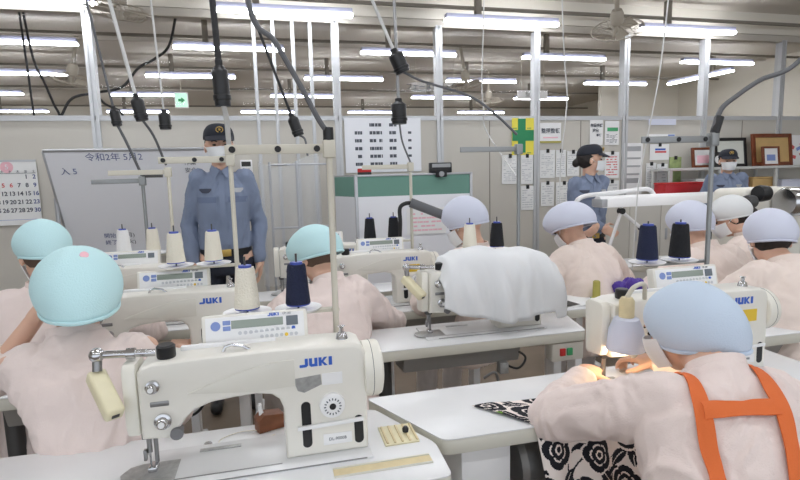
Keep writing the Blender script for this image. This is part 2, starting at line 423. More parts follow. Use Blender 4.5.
def machine(label, nx, ny, sx=1.0, group='sewing machines on their tables', lamp=True, sticker='yellow', pan=True, detail=True, logo_on=True, hx=1.0, lx=0, px=0):
    t = thing('sewing_machine', label, 'sewing machine', (nx, ny, TZ), 0, group)
    X = lambda x: x if x < .06 else .06 + (x - .06) * sx
    prof = [(-.004, .102), (.055, .098), (.072, .112), (.092, .14), (.112, .158), (.15, .171), (.2, .176), (.25, .178), (.285, .172), (.302, .158), (.31, .135), (.311, .006), (.511, .006),
            (.513, .15), (.511, .25), (.503, .270), (.485, .279), (.3, .283), (.12, .281), (.03, .277), (.004, .27), (-.004, .255)]
    mb = MB(); mb.prism([(X(x), z) for x, z in prof], -.048, .062, 'y', .011, 3)
    body = mb.build('arm', 'cream', t, angle=30)
    mb = MB(); mb.prism([(X(.10), .2)] + [(X(.10 + .24 * f), .2 + .055 * math.sin(f * PI / 2)) for f in (.2, .4, .6, .8, 1)] + [(X(.34), .19), (X(.25), .186)], -.0505, -.047, 'y', .001)
    mb.build('arm_panel', 'cream2', t)
    mb = MB(); mb.prism([(-.04, .13), (-.03, .108), (.035, .100), (.046, .11), (.05, .262), (.03, .276), (-.03, .276), (-.042, .262)], -.036, -.006, 'x', .006, 2)
    mb.build('face_cover', 'cover', t)
    MB().box(X(-.03), X(.515), -.089, .089, -.012, .006, .003).build('bed', 'table', t)
    MB().box(X(.02), X(.5), -.0895, -.0883, .003, .0063).build('bed_seam', 'steel', t)
    # needle end
    b = MB().cyl((.0, 0, .05), (.0, 0, .11), .006).build('needle_bar', 'steel', t)
    MB().box(-.012, .016, -.014, .01, .088, .104, .002).build('bar_sleeve', 'iron', t)
    MB().cyl((0, 0, .004), (0, 0, .05), .0022, n=8).build('needle', 'chrome', t)
    f = MB().cyl((.012, .01, .02), (.012, .01, .1), .005).build('presser_bar', 'steel', t)
    MB().box(-.004, .016, -.02, .014, .008, .02, .003).build('presser_foot', 'chrome', f)
    MB().box(-.012, -.005, -.012, .0, .035, .06, .001).build('needle_clamp', 'steel', f)
    mb = MB(); mb.prism([(-.03, -.06), (.06, -.06), (.06, .03), (-.02, .03), (-.05, .02), (-.065, -.01), (-.055, -.045)], .004, .0072, 'z', .001)
    mb.build('needle_plate', 'silver', t)
    MB().box(.058, X(.3), -.062, -.058, .004, .0066).build('plate_seam', 'steel', t); MB().box(X(.1), X(.2), .05, .064, .004, .0085, .001).build('hinge', 'silver', t)
    # wheel
    mb = MB(); mb.lathe([(.0, .0), (.066, 0), (.069, .003), (.07, .02), (.07, .038), (.066, .045), (.05, .05), (.02, .052), (0, .052)], (X(.507), .005, .195), 'x', 32)
    mb.build('handwheel', 'cover', t)
    MB().lathe([(0, 0), (.0705, 0), (.0707, .0006), (.0705, .0012), (0, .0012)], (X(.528), .005, .195), 'x', 32).build('wheel_groove', 'iron', t)
    # dial, slots, lever, plates
    if detail:
        dl = MB().lathe([(0, -.012), (.0, -.014), (.022, -.014), (.03, -.01), (.031, 0), (0, 0)], (X(.425), -.048, .132), 'y', 28).build('stitch_dial', 'white', t)
        MB().lathe([(0, -.0145), (.008, -.0145), (.0085, -.012), (0, -.012)], (X(.425), -.048, .132), 'y', 14).build('dial_centre', 'black', dl)
        for i in range(16):
            a = i * PI / 8; MB().box(-.0012, .0012, -.0005, .0005, .016, .021, mtx=Matrix.Translation((X(.425), -.0626, .132)) @ Matrix.Rotation(a, 4, 'Y')).build('tick', 'ink', dl, smooth=False)
        def slot(x, z0, z1):
            w = .0115; MB().prism([(x + w * math.cos(a), (z1 if math.sin(a) > 0 else z0) + w * math.sin(a)) for a in [i * PI / 8 for i in range(16)]], -.0492, -.0475, 'y').build('slot', 'black', t)
        slot(X(.362), .042, .135); slot(X(.488), .036, .085)
        MB().prism([(X(.34), .078), (X(.5), .083), (X(.5), .093), (X(.34), .088)], -.058, -.048, 'y', .003).build('reverse_lever', 'white', t)
        pl = MB().box(X(.40), X(.47), -.0495, -.048, .03, .058, .0005).build('model_plate', 'white', t)
        textobj('DL-9000B', .0105, 'model_text', 'ink', pl, (X(.435), -.0496, .044))
    for (kx, kz, r) in ((.03, .228, .013), (.046, .146, .016)):
        kn = MB().lathe([(0, -.03), (r * .6, -.03), (r * .8, -.026), (r * .8, -.016), (r * 1.15, -.014), (r * 1.15, -.008), (r, 0), (0, 0)], (kx, -.047, kz), 'y', 18).build('tension_knob', 'chrome', t)
        MB().lathe([(0, -.0315), (r * .45, -.0315), (r * .45, -.0295), (0, -.0295)], (kx, -.047, kz), 'y', 12).build('knob_cap', 'white', kn)
    MB().cyl((.07, -.03, .112), (.072, -.055, .110), .014).build('lift_knob', 'chairgray', t)
    MB().box(.02, .06, -.05, -.046, .178, .19, .002).build('thread_guide', 'steel', t)
    MB().lathe([(0, 0), (.02, 0), (.021, .004), (.021, .026), (.017, .03), (0, .03)], (.055, -.01, .279), 'z', 18).build('top_knob', 'black', t)
    MB().lathe([(0, 0), (.016, 0), (.012, .015), (.006, .02), (.006, .03), (.01, .034), (0, .036)], (X(.46), .0, .277), 'z', 16).build('oil_cap', 'chrome', t)
    MB().tube([(X(.18), -.02, .28), (X(.185), -.02, .292), (X(.2), -.02, .296), (X(.225), -.02, .29), (X(.24), -.02, .28)], .004).build('thread_hook', 'chrome', t)
    MB().box(X(.08), X(.3), .02, .035, .276, .29, .003).build('guide_rail', 'white', t)
    if logo_on:
        lg, lw = logo(.021 * hx); o = lg.build('logo', 'blue', t, smooth=False); o.location = (X(.352 + lx), -.0482, .232)
    if sticker == 'yellow': MB().box(X(.375 + lx), X(.44 + lx), -.0495, -.0478, .172, .212).build('caution_sticker', 'sticker', t)
    elif sticker == 'silver':
        MB().prism([(X(.335), .206), (X(.40), .211), (X(.402), .186), (X(.36), .17), (X(.345), .176)], -.0495, -.0478, 'y').build('worn_tape', 'silver', t)
        MB().box(X(.403), X(.452), -.0492, -.0478, .183, .212).build('paper_label', 'white', t)
    if lamp:
        lp = MB().cyl((.03, 0, .289), (-.085, -.005, .297), .0085).build('lamp_arm', 'chrome', t)
        MB().ball((-.09, -.005, .297), .0165).build('ball_joint', 'chrome', lp)
        MB().cyl((-.09, -.005, .29), (-.09, -.012, .262), .01).build('lamp_neck', 'steel', lp)
        MB().cyl((-.03, -.002, .293), (-.012, -.002, .292), .013).build('clamp', 'chrome', lp)
        mtx = Matrix.Translation((-.09, -.012, .262)) @ Matrix.Rotation(.62, 4, 'Z') @ Matrix.Rotation(.62, 4, 'X')
        hd = MB().box(-.02, .02, -.115, .008, -.034, .0, .008, 3, mtx=mtx).build('lamp_head', 'yellowed', lp)
        MB().box(-.008, .008, -.1165, -.1145, -.022, -.012, .001, mtx=mtx).build('lamp_switch', 'iron', hd)
    MB().prism([(-.021, .222), (-.011, .222), (-.016, .232)], -.0405, -.0385, 'y').build('warning_mark', 'ink', t) if detail else None
    panel(t, X(.125 + px), .045, .268, keys=detail, w=.256)
    return t
STANDS = 'thread stands behind the machines'
def stand(label, x, y, h=.775, arm=-.27, arm2=None, rings=True, pins=((-.235, .02), (-.1, .02)), pin_h=.33, kind='stand'):
    t = thing('thread_stand', label, 'thread stand', (x, y, TZ), 0, STANDS)
    MB().cyl((0, 0, -.0), (0, 0, h), .0085).build('pole', kind, t)
    MB().lathe([(0, 0), (.025, 0), (.025, .012), (.012, .02), (0, .02)], (0, 0, 0)).build('base', 'iron', t)
    a = MB().box(min(0, arm), max(0, arm), -.004, .004, h - .032, h - .008, .002).build('guide_arm', kind, t)
    for i, f in enumerate((.12, .5, .93)):
        if rings: MB().lathe([(.0045, -.003), (.0085, -.003), (.0085, .003), (.0045, .003)], (arm * f, -.004, h - .02), 'y', 14).build('guide_ring', 'rubber', a)
    MB().box(-.016, .016, -.016, .016, h - .045, h + .002, .004).build('clamp', kind, t)
    if pins:
        x0 = min(p[0] for p in pins)
        br = MB().box(x0 - .01, .012, .005, .03, pin_h - .022, pin_h - .012, .003).build('spool_bar', kind, t)
        for px, py in pins:
            MB().lathe([(0, -.004), (.058, -.002), (.064, .004), (.06, .004), (.05, 0), (0, 0)], (px, py, pin_h - .008), 'z', 28).build('spool_plate', 'white', br)
            MB().cyl((px, py, pin_h - .01), (px, py, pin_h + .145), .0028, n=8).build('spool_pin', 'iron', br)
    return t
def cone(label, x, y, z, kind='thread', r=.034, h=.112, base='conebase', group='thread cones on the stands'):
    t = thing('thread_cone', label, 'thread cone', (x, y, z), 0, group)
    MB().lathe([(.006, .004), (r, .004), (r * .98, .012), (r * .74, h - .006), (r * .68, h), (.006, h)], n=28).build('thread_winding', kind, t)
    c = MB().lathe([(.005, 0), (r * .95, 0), (r * .95, .0045), (r * .8, .006), (r * .5, h), (r * .5, h + .006), (.005, h + .006)], n=24).build('cone_core', base, t)
    return t

# tables (row 1, row 2, row 3 ...)
table('white sewing table under the nearest machine, in front left', [(-1.0, 1.05), (.362, 1.05), (.368, 1.2), (.252, 1.437), (-1.0, 1.437)], (-.8, .2), 'sewing tables', pan=(-.2, .2, 1.1), tray=(.1, .335, 1.117, 1.147), drawer=(.17, .31, 1.1, 1.4, .3, 'cream2'))
table('white sewing table with a slanted left edge, under the floral fabric', [(.392, 1.205), (1.75, 1.205), (1.75, 1.53), (.242, 1.515)], (.52, 1.6), 'sewing tables', drawer=(.455, .60, 1.25, 1.45, .2, 'white'), motor=(.63, .80, 1.32))
table('white sewing table carrying the cloth-covered machine, mid picture', [(.2, 1.915), (1.27, 1.915), (1.335, 2.215), (.2, 2.215)], (.35, 1.2), 'sewing tables', switch=(1.19, 1.925), pan=(.47, .98, 1.945))
table('white sewing table of the left machine behind the aqua-capped worker', [(-1.25, 1.86), (.0, 1.86), (.0, 2.2), (-1.25, 2.2)], (-1.1, -.15), 'sewing tables', pan=(-.9, -.3, 1.88))
table('white sewing table behind the bowed worker, green board beyond', [(.12, 2.47), (1.2, 2.47), (1.2, 2.84), (.12, 2.84)], (.25, 1.05), 'sewing tables', pan=(.35, .9, 2.5))
table('white sewing table in front of the whiteboard at far left', [(-1.6, 2.5), (-.3, 2.5), (-.3, 3.0), (-1.6, 3.0)], (-1.45, -.45), 'sewing tables')
table('white sewing table with scattered threads at right, behind the orange straps', [(1.56, 1.62), (2.9, 1.62), (2.9, 1.85), (1.56, 1.85)], (1.7, 2.7), 'sewing tables', pan=(1.75, 2.4, 1.66))
table('white sewing table at the right frame edge with a red and green switch', [(1.5, 1.05), (2.4, 1.05), (2.4, 1.17), (1.5, 1.17)], (1.9,), 'sewing tables', switch=(1.48, 1.02))
table('white sewing table with printed papers, right of the white cloth', [(1.36, 2.23), (2.1, 2.23), (2.1, 2.5), (1.36, 2.5)], (1.5, 2.0), 'sewing tables')
table('white sewing table under the pale overlock machine at the right edge', [(2.75, 2.64), (3.9, 2.64), (3.9, 3.08), (2.75, 3.08)], (2.9, 3.7), 'sewing tables')
table('white sewing table that the white work lamp stands on', [(2.05, 3.12), (3.5, 3.12), (3.5, 3.42), (2.05, 3.42)], (2.2, 3.3), 'sewing tables')
table('white sewing table standing nearest the tall blue-shirted officer', [(-.25, 2.95), (.75, 2.95), (.75, 3.2), (-.25, 3.2)], (-.15, .65), 'sewing tables')

machine('cream sewing machine with yellowed lamp, nearest the camera', -.314, 1.26, sticker='silver')
machine('cream sewing machine between the aqua-capped worker and the officer', -.635, 2.02, sticker='none', lamp=False)
m3 = machine('cream sewing machine beside the whiteboard, mostly hidden by the aqua cap', -.94, 2.68, sticker='none', lamp=False, detail=False)
machine('cream sewing machine with yellow sticker in front of the green board', .29, 2.66, lamp=False, detail=True)
m5 = machine('cream sewing machine under a white cloth', .612, 2.078, sticker='none', detail=True, logo_on=False)
m6 = machine('cream sewing machine behind the worker with orange straps, lamp lit', .99, 1.40, sx=1.17, lamp=False, hx=1.1, lx=.03, px=.075)
machine('cream sewing machine head at the far side of the blurred centre worker', .018, 3.1, sticker='none', lamp=False, detail=False)

stand('cream thread stand beside the nearest machine, bent cable at its top', .150, 1.41, .775, -.265, pins=((-.235, .02), (-.1, .02)))
stand('cream thread stand in front of the tall officer', -.150, 2.06, .775, -.25, pins=((-.22, .02), (-.085, .02)), pin_h=.37)
stand('cream thread stand with its arm across the whiteboard', -.50, 2.79, .745, -.27, rings=False)
stand('grey thread stand farthest left before the whiteboard', -.655, 2.95, .705, -.24, rings=False, kind='standgray', pins=())
stand('grey thread stand rising behind the cloth-covered machine', 1.108, 2.23, .805, -.285, rings=False, kind='standgray')
stq = bpy.data.objects['thread_stand.003']; MB().box(.0, .1, -.006, .006, .7, .725, .003).build('short_arm', 'iron', stq)
stand('pale thread stand in front of the green board', .742, 2.8, .745, -.27, rings=False)
stand('grey thread stand over the worker with orange straps', 1.565, 1.6, .80, -.3, rings=True, kind='standgray', pins=((-.245, .02), (-.105, .02)), pin_h=.345)

CZ = TZ + .334
cone('cream thread cone right behind the nearest control panel', -.085, 1.43, CZ)
cone('navy thread cone right of the cream one, nearest stand', .05, 1.43, CZ, 'navythread')
cone('cream thread cone left of the tall officer, middle stand', -.37, 2.08, CZ + .04)
cone('cream thread cone in front of the officer\'s belt', -.235, 2.08, CZ + .04)
cone('white thread cone beside the aqua cap', -.735, 2.81, CZ, 'threadwhite')
cone('cream thread cone leaning near the grey stand by the whiteboard', -.60, 2.81, CZ)
cone('black thread cone on the left of the pair before the green board', .507, 2.82, CZ, 'blackthread')
cone('black thread cone on the right of the pair before the green board', .642, 2.82, CZ, 'blackthread')
cone('cream thread cone behind the white cloth', .873, 2.25, CZ)
cone('black thread cone behind the white cloth, blue base', 1.008, 2.25, CZ, 'blackthread')
cone('navy thread cone over the pale blue cap', 1.32, 1.62, CZ + .015, 'navythread', r=.038, h=.125)
cone('black thread cone beside the tall grey pole', 1.46, 1.62, CZ + .015, 'blackthread', r=.038, h=.125)

# ------------------------------------------------------------------ people
def remesh(mb, name, mats, parent, voxel, smooth=4, fn=None, angle=180):
    """union of all shapes in mb as one continuous skin"""
    me = bpy.data.meshes.new(name); bmesh.ops.recalc_face_normals(mb.bm, faces=mb.bm.faces); mb.bm.to_mesh(me); mb.bm.free()
    o = bpy.data.objects.new('tmp_remesh', me); COL.objects.link(o)
    r = o.modifiers.new('r', 'REMESH'); r.mode = 'VOXEL'; r.voxel_size = voxel; r.use_smooth_shade = True
    if smooth:
        q = o.modifiers.new('s', 'SMOOTH'); q.factor = .5; q.iterations = smooth
    bpy.context.view_layer.update()
    m2 = bpy.data.meshes.new_from_object(o.evaluated_get(bpy.context.evaluated_depsgraph_get()))
    bpy.data.objects.remove(o); bpy.data.meshes.remove(me); m2.name = name; m2.materials.clear()
    for k in (mats if isinstance(mats, (list, tuple)) else [mats]): m2.materials.append(M[k])
    if fn:
        ns = [v.normal.copy() for v in m2.vertices]
        for v, n in zip(m2.vertices, ns): v.co += n * fn(v.co)
        m2.update()
    for p in m2.polygons: p.use_smooth = True
    o = bpy.data.objects.new(name, m2); COL.objects.link(o); o.parent = parent
    return o
def capsule(mb, a, b, ra, rb, n=14):
    a, b = V(a), V(b); d = (b - a)
    if d.length < 1e-5: mb.ball(a, ra); return
    d.normalize(); u = d.orthogonal().normalized(); w = d.cross(u); rings = []
    for k in range(5):
        t = PI / 2 * (1 - k / 5) ; rings.append((a - d * ra * math.sin(t), ra * math.cos(t)))
    for k in range(7): f = k / 6; rings.append((a.lerp(b, f), ra + (rb - ra) * f))
    for k in range(1, 6):
        t = PI / 2 * k / 5; rings.append((b + d * rb * math.sin(t), max(rb * math.cos(t), 1e-4)))
    mb.loft([[c + (u * math.cos(2 * PI * j / n) + w * math.sin(2 * PI * j / n)) * max(r, 1e-4) for j in range(n)] for c, r in rings])
def rings_loft(mb, rows, n=28):
    """rows: (centre, right vec * half width, forward vec * half depth)"""
    mb.loft([[c + r * math.cos(2 * PI * j / n) * (abs(math.cos(2 * PI * j / n)) ** -.12 if abs(math.cos(2 * PI * j / n)) > .05 else 1) + f * math.sin(2 * PI * j / n) for j in range(n)] for c, r, f in rows])
def elbow(s, h, l1, l2, hint):
    d = h - s; L = min(d.length, (l1 + l2) * .995); dn = d.normalized()
    a = (l1 * l1 - l2 * l2 + L * L) / (2 * L); hh = math.sqrt(max(l1 * l1 - a * a, 0))
    n = (hint - dn * hint.dot(dn)).normalized()
    return s + dn * a + n * hh, s + dn * L
def hand(mb, wrist, d, palm_n, side, s=1.0, curl=.5):
    """palm, four unequal bent fingers and a thumb; d: pointing direction, palm_n: out of the palm, side: towards the thumb"""
    d = d.normalized(); palm_n = (palm_n - d * palm_n.dot(d)).normalized(); th = palm_n.cross(d) * side
    pc = wrist + d * .048 * s
    rot = Matrix((th, d, palm_n)).transposed().to_4x4()
    mb.ball(pc, (.041 * s, .052 * s, .016 * s), 14, rot)
    capsule(mb, wrist - d * .02 * s, wrist + d * .02 * s, .026 * s, .027 * s, 10)
    for k, (off, ln) in enumerate(((.029, .07), (.0095, .08), (-.0095, .073), (-.028, .055))):
        b = pc + d * .038 * s + th * off * s
        c = curl * (1 + .12 * k)
        d1 = (d * math.cos(c * .7) + palm_n * math.sin(c * .7)); d2 = (d * math.cos(c * 1.7) + palm_n * math.sin(c * 1.7)); d3 = (d * math.cos(c * 2.4) + palm_n * math.sin(c * 2.4))
        p1 = b + d1 * ln * .48 * s; p2 = p1 + d2 * ln * .32 * s; p3 = p2 + d3 * ln * .25 * s
        capsule(mb, b - d * .012 * s, p1, .0092 * s, .0085 * s, 8); capsule(mb, p1, p2, .0085 * s, .0078 * s, 8); capsule(mb, p2, p3, .0078 * s, .0066 * s, 8)
    t0 = wrist + d * .02 * s + th * .028 * s; t1 = t0 + (d * .55 + th * .75 + palm_n * .35).normalized() * .042 * s; t2 = t1 + (d * .9 + th * .25 + palm_n * .45).normalized() * .033 * s
    capsule(mb, t0, t1, .0125 * s, .0105 * s, 8); capsule(mb, t1, t2, .0105 * s, .008 * s, 8)
def wrinkle(amp, sc, ax=None, seed=0):
    def f(co):
        p = V((co.x * sc, co.y * sc, co.z * sc * .55)) + V((seed * 3.1, seed, 0))
        q = p + V((noise.noise(p * .7), noise.noise(p * .7 + V((5, 1, 2))), 0)) * 1.1
        return amp * (.7 * noise.noise(p * .8) + 1.5 * (.32 - abs(noise.noise(q * 1.1 + V((9, 2, 5))))) + .9 * (.3 - abs(noise.noise(q * 2.6 + V((3, 3, 3))))) + .3 * (.3 - abs(noise.noise(q * 5.5))))
    return f
def head_frame(F, pitch, turn, tilt=0):
    """forward/right/up of the head; pitch down positive, turn left positive"""
    Rm = Matrix.Rotation(turn, 3, 'Z'); f = Rm @ F; r = V((f.y, -f.x, 0)); q = Matrix.Rotation(-pitch, 3, r); f2 = q @ f; u2 = q @ V((0, 0, 1))
    if tilt: t = Matrix.Rotation(tilt, 3, f2); r = t @ r; u2 = t @ u2
    return f2, r, u2
def shell(fn, nu, nv, th=.003):
    """thin solid patch: fn(u, v) -> point, normal"""
    mb = MB(); A = [[None] * nv for _ in range(nu)]; B = [[None] * nv for _ in range(nu)]
    for i in range(nu):
        for j in range(nv):
            p, n = fn(i / (nu - 1), j / (nv - 1)); A[i][j] = mb.bm.verts.new(p); B[i][j] = mb.bm.verts.new(p + n * th)
    nf = mb.bm.faces.new
    for i in range(nu - 1):
        for j in range(nv - 1):
            nf((A[i][j], A[i][j + 1], A[i + 1][j + 1], A[i + 1][j])); nf((B[i][j], B[i + 1][j], B[i + 1][j + 1], B[i][j + 1]))
    for i in range(nu - 1):
        nf((A[i][0], A[i + 1][0], B[i + 1][0], B[i][0])); nf((A[i][-1], B[i][-1], B[i + 1][-1], A[i + 1][-1]))
    for j in range(nv - 1):
        nf((A[0][j], B[0][j], B[0][j + 1], A[0][j + 1])); nf((A[-1][j], A[-1][j + 1], B[-1][j + 1], B[-1][j]))
    return mb
def add_head(body, hc, f, r, u, s=1.0):
    fr = Matrix((r, f, u)).transposed().to_4x4()
    P = lambda x, y, z: hc + (r * x + f * y + u * z) * s
    body.ball(P(0, -.01, .025), (.076 * s, .094 * s, .092 * s), 20, fr)
    body.ball(P(0, .022, -.035), (.062 * s, .066 * s, .078 * s), 18, fr)
    body.ball(P(0, .05, -.083), (.030 * s, .028 * s, .024 * s), 12, fr)
    capsule(body, P(0, .088, .008), P(0, .103, -.03), .008 * s, .013 * s, 8)
    for q in (-1, 1):
        body.ball(P(q * .077, -.008, -.012), (.009 * s, .019 * s, .031 * s), 10, fr)
        body.ball(P(q * .034, .08, .028), (.022 * s, .01 * s, .007 * s), 8, fr)
    body.ball(P(0, .083, -.058), (.023 * s, .009 * s, .008 * s), 8, fr)
def face_parts(t, hc, f, r, u, s=1.0, eyes=True, mask=True):
    P = lambda x, y, z: hc + (r * x + f * y + u * z) * s
    fr = Matrix((r, f, u)).transposed().to_4x4()
    if eyes:
        for q in (-1, 1):
            MB().ball(P(q * .032, .083, .006), (.0115 * s, .006 * s, .006 * s), 10, fr).build('eye', 'eye', t)
            MB().tube([P(q * .016, .092, .024), P(q * .032, .091, .029), P(q * .048, .083, .026)], .0032 * s, 6).build('eyebrow', 'hair', t)
    if mask:
        def fn(a, b):
            az = (a - .5) * 2.5; z = .0 - b * .092
            w = .078 - .02 * b; d = .105 - .012 * b + .012 * math.sin(b * PI)
            x = w * math.sin(az); y = d * math.cos(az) * (1 if abs(az) < 1.57 else .6) + .008 * math.cos(az)
            y = max(y, .0 + .012)
            n = (r * math.sin(az) + f * math.cos(az)).normalized()
            return P(x, y + .006, z - .012 * abs(math.sin(az)) * (b - .5) * -2 * .6), n
        mb = shell(fn, 17, 9, .003)
        m_ = mb.build('face_mask', 'mask', t)
        for q in (-1, 1): MB().tube([P(q * .072, .03, -.02), P(q * .083, .0, .0), P(q * .08, -.02, .01)], .0016, 6).build('ear_loop', 'mask', m_)
def bonnet(t, hc, f, r, u, s, col, size=(.108, .125, .108), off=(0, -.015, .045), dot=False, seed=0, puff=.0):
    """soft elastic work cap: dome, gathered band at its rim"""
    P = lambda x, y, z: hc + (r * x + f * y + u * z) * s
    fr = Matrix((r, f, u)).transposed()
    sx, sy, sz = size
    def pt(a, b, g=0):
        az = a * 2 * PI; el = PI / 2 - b * 2.15
        ce = math.cos(el); se = math.sin(el)
        w = 1 + .022 * math.sin(az * 3 + seed) * b + .012 * noise.noise(V((math.cos(az) * 2.5, math.sin(az) * 2.5, b * 3 + seed)))
        back = max(0, -math.sin(az))
        x = sx * ce * math.cos(az) * w; y = sy * ce * math.sin(az) * w; z = sz * se * w
        y -= puff * back * b; z -= puff * .9 * back * b
        tilt = .30; z2 = z + y * tilt * (b > .0) * b
        return P(off[0] + x + g * math.cos(az), off[1] + y + g * math.sin(az), off[2] + z2)
    c = MB().grid(lambda a, b: pt(a, b), 40, 20, True)
    sol = c.build('work_cap', col, t)
    so = sol.modifiers.new('s', 'SOLIDIFY'); so.thickness = .003
    ring = [pt(i / 40, 1) for i in range(41)]
    MB().tube(ring, .0055 * s, 8).build('cap_band', col, sol)
    if dot: 
        p = pt(.79, .40); q = (p - P(*off)).normalized()
        MB().cyl(p - q * .002, p + q * .003, .011, n=16).build('embroidered_badge', 'pinkink', sol)
    return sol
def hairpiece(t, hc, f, r, u, s, m_, bun=True, low=-.05):
    P = lambda x, y, z: hc + (r * x + f * y + u * z) * s
    fr = Matrix((r, f, u)).transposed().to_4x4()
    mb = MB(); mb.ball(P(0, -.028, .012), (.083 * s, .086 * s, .088 * s), 18, fr)
    if bun: mb.ball(P(0, -.115, -.03), (.036 * s, .03 * s, .036 * s), 14, fr); capsule(mb, P(0, -.08, -.01), P(0, -.11, -.03), .03 * s, .025 * s)
    return remesh(mb, 'hair', m_, t, .007, 2, lambda co: .002 * noise.noise(co * 60))

def worker(label, x, y, yaw, lean, pitch, turn, capcol, shirt='shirtpink', lh=None, rh=None, s=1.0, vox=.009, cap_kw={}, hair=False, bun=True, straps=False, seat=.46, hint_l=(-1, -.3, -.5), hint_r=(1, -.3, -.5), legs=True, thick=1.0, headz=None, cuff=(.9, .9), long_legs=False, tilt=0, side=0, detail=True, cat='person', clothes=None):
    """a seated person bent over the work; yaw 0 faces +y, lean/pitch forward in radians"""
    if headz:                                            # x, y, headz say where the head is: solve the lean, then step back to the seat
        lo, hi = .0, 1.25
        for _ in range(30):
            lean = (lo + hi) / 2; z = seat + .06 + (.5 * math.cos(lean) + .13 * math.cos(lean + .25)) * s
            lo, hi = (lean, hi) if z > headz else (lo, lean)
        q = (.5 * math.sin(lean) + .13 * math.sin(lean + .25) + .035) * s
        x += math.sin(yaw) * q - math.cos(yaw) * side * .5 * s; y -= math.cos(yaw) * q + math.sin(yaw) * side * .5 * s
    t = thing('person', label, cat, (x, y, 0)); O = V((0, 0, 0))
    F = V((-math.sin(yaw), math.cos(yaw), 0)); R = V((F.y, -F.x, 0)); Z = V((0, 0, 1))
    S = Z * math.cos(lean) + F * math.sin(lean); B = F * math.cos(lean) - Z * math.sin(lean)   # spine, chest direction
    if side: S = (S + R * side).normalized()
    hip = O + Z * (seat + .06)
    at_ = lambda k: hip + S * k * s
    l2 = lean + .25; S2 = Z * math.cos(l2) + F * math.sin(l2)
    sh = at_(.45); nb = at_(.50); hc = nb + (S2 * .13 + F * .035) * s
    f, r, u = head_frame(F, pitch, turn, tilt)
    sl, sr = sh - R * .165 * s, sh + R * .165 * s
    loc = lambda p: V(p) - V((x, y, 0))
    L = loc(lh) if lh else sl + F * .22 * s - Z * .2
    Rr = loc(rh) if rh else sr + F * .22 * s - Z * .2
    wl = lambda p, q: p
    el, L = elbow(sl, L, .275 * s, .25 * s, R * hint_l[0] + F * hint_l[1] + Z * hint_l[2])
    er, Rr = elbow(sr, Rr, .275 * s, .25 * s, R * hint_r[0] + F * hint_r[1] + Z * hint_r[2])
    body = MB()
    rings_loft(body, [(at_(-.06), R * .15 * s, B * .11 * s), (at_(.1), R * .13 * s, B * .10 * s), (at_(.3), R * .14 * s, B * .095 * s), (at_(.42), R * .11 * s, B * .06 * s), (at_(.48), R * .05 * s, B * .048 * s), (nb + S2 * .05 * s, R * .05 * s, B * .05 * s)])
    capsule(body, nb - S * .03, hc + u * -.04 + f * -.01, .05 * s, .05 * s)
    add_head(body, hc, f, r, u, s)
    for a, b, c, q in ((sl, el, L, -1), (sr, er, Rr, 1)):
        capsule(body, a, b, .032 * s, .03 * s); capsule(body, b, c, .034 * s if cuff[0] < .5 else .03 * s, .024 * s)
        d = (c - b).normalized(); hd = (d + F * .25 - Z * .12).normalized()
        hand(body, c, hd, -Z + F * .1, q * -1 if False else (-q), s, .55)
    kn = []
    for q in (-1, 1):
        k = hip + R * q * .11 * s + F * (.34 if long_legs else .27) * s + Z * -.02; a = V((k.x, k.y, .07)) + F * .02; kn.append((q, k, a))
        capsule(body, hip + R * q * .085 * s, k, .075 * s, .055 * s); capsule(body, k, a, .052 * s, .035 * s)
        capsule(body, a - Z * .02, a - Z * .035 + F * .12, .03, .024)
    remesh(body, 'body', 'skin', t, vox if vox < .007 else .007, 3)
    # shirt
    sb = MB()
    rings_loft(sb, [(at_(-.10), R * .205 * s * thick, B * .155 * s * thick), (at_(-.02), R * .20 * s * thick, B * .152 * s * thick), (at_(.12), R * .178 * s * thick, B * .138 * s * thick), (at_(.28), R * .19 * s * thick, B * .135 * s * thick), (at_(.38), R * .19 * s, B * .118 * s), (at_(.445), R * .16 * s, B * .092 * s), (at_(.485), R * .095 * s, B * .072 * s), (at_(.515), R * .066 * s, B * .066 * s)])
    for a, b, c, cf_ in ((sl, el, L, cuff[0]), (sr, er, Rr, cuff[1])):
        a0 = a + (at_(.38) - a) * .25
        capsule(sb, a0, b, .082 * s * thick, .066 * s * thick); capsule(sb, b, b.lerp(c, cf_), .066 * s * thick, (.066 - .024 * cf_) * s)
    remesh(sb, 'shirt', shirt, t, vox, 6, wrinkle(.0125, 9, seed=x * 5 + y))
    # collar
    def cf(a, b):
        az = a * 2 * PI; p = at_(.50 + .035 * b) + R * (.069 - .006 * b) * s * math.cos(az) + B * (.068 - .004 * b) * s * math.sin(az)
        return p, (R * math.cos(az) + B * math.sin(az))
    MB_ = shell(lambda a, b: cf(.25 + (a - .5) * .98 + .5, b), 24, 4, .004); MB_.build('collar', shirt, t)
    if legs:
        tb = MB()
        for q, k, a in kn:
            capsule(tb, hip + R * q * .085 * s, k, .095 * s, .072 * s); capsule(tb, k, a + Z * .03, .07 * s, .055 * s)
        capsule(tb, hip - R * .08, hip + R * .08, .11 * s, .11 * s)
        remesh(tb, 'trousers', 'trouser', t, .011, 4, wrinkle(.005, 12))
        for q, k, a in kn:
            sm = MB(); capsule(sm, a - Z * .025 - F * .03, a - Z * .035 + F * .14, .036, .032); sm.build('shoe', 'white', t)
    face_parts(t, hc, f, r, u, s, eyes=detail, mask=True)
    if hair: hairpiece(t, hc, f, r, u, s, hair if isinstance(hair, str) else 'hair', bun)
    bonnet(t, hc, f, r, u, s, capcol, seed=x * 7, **cap_kw)
    info = dict(t=t, at=at_, R=R, F=F, B=B, S=S, hip=hip, hc=hc, s=s, Z=Z)
    return info

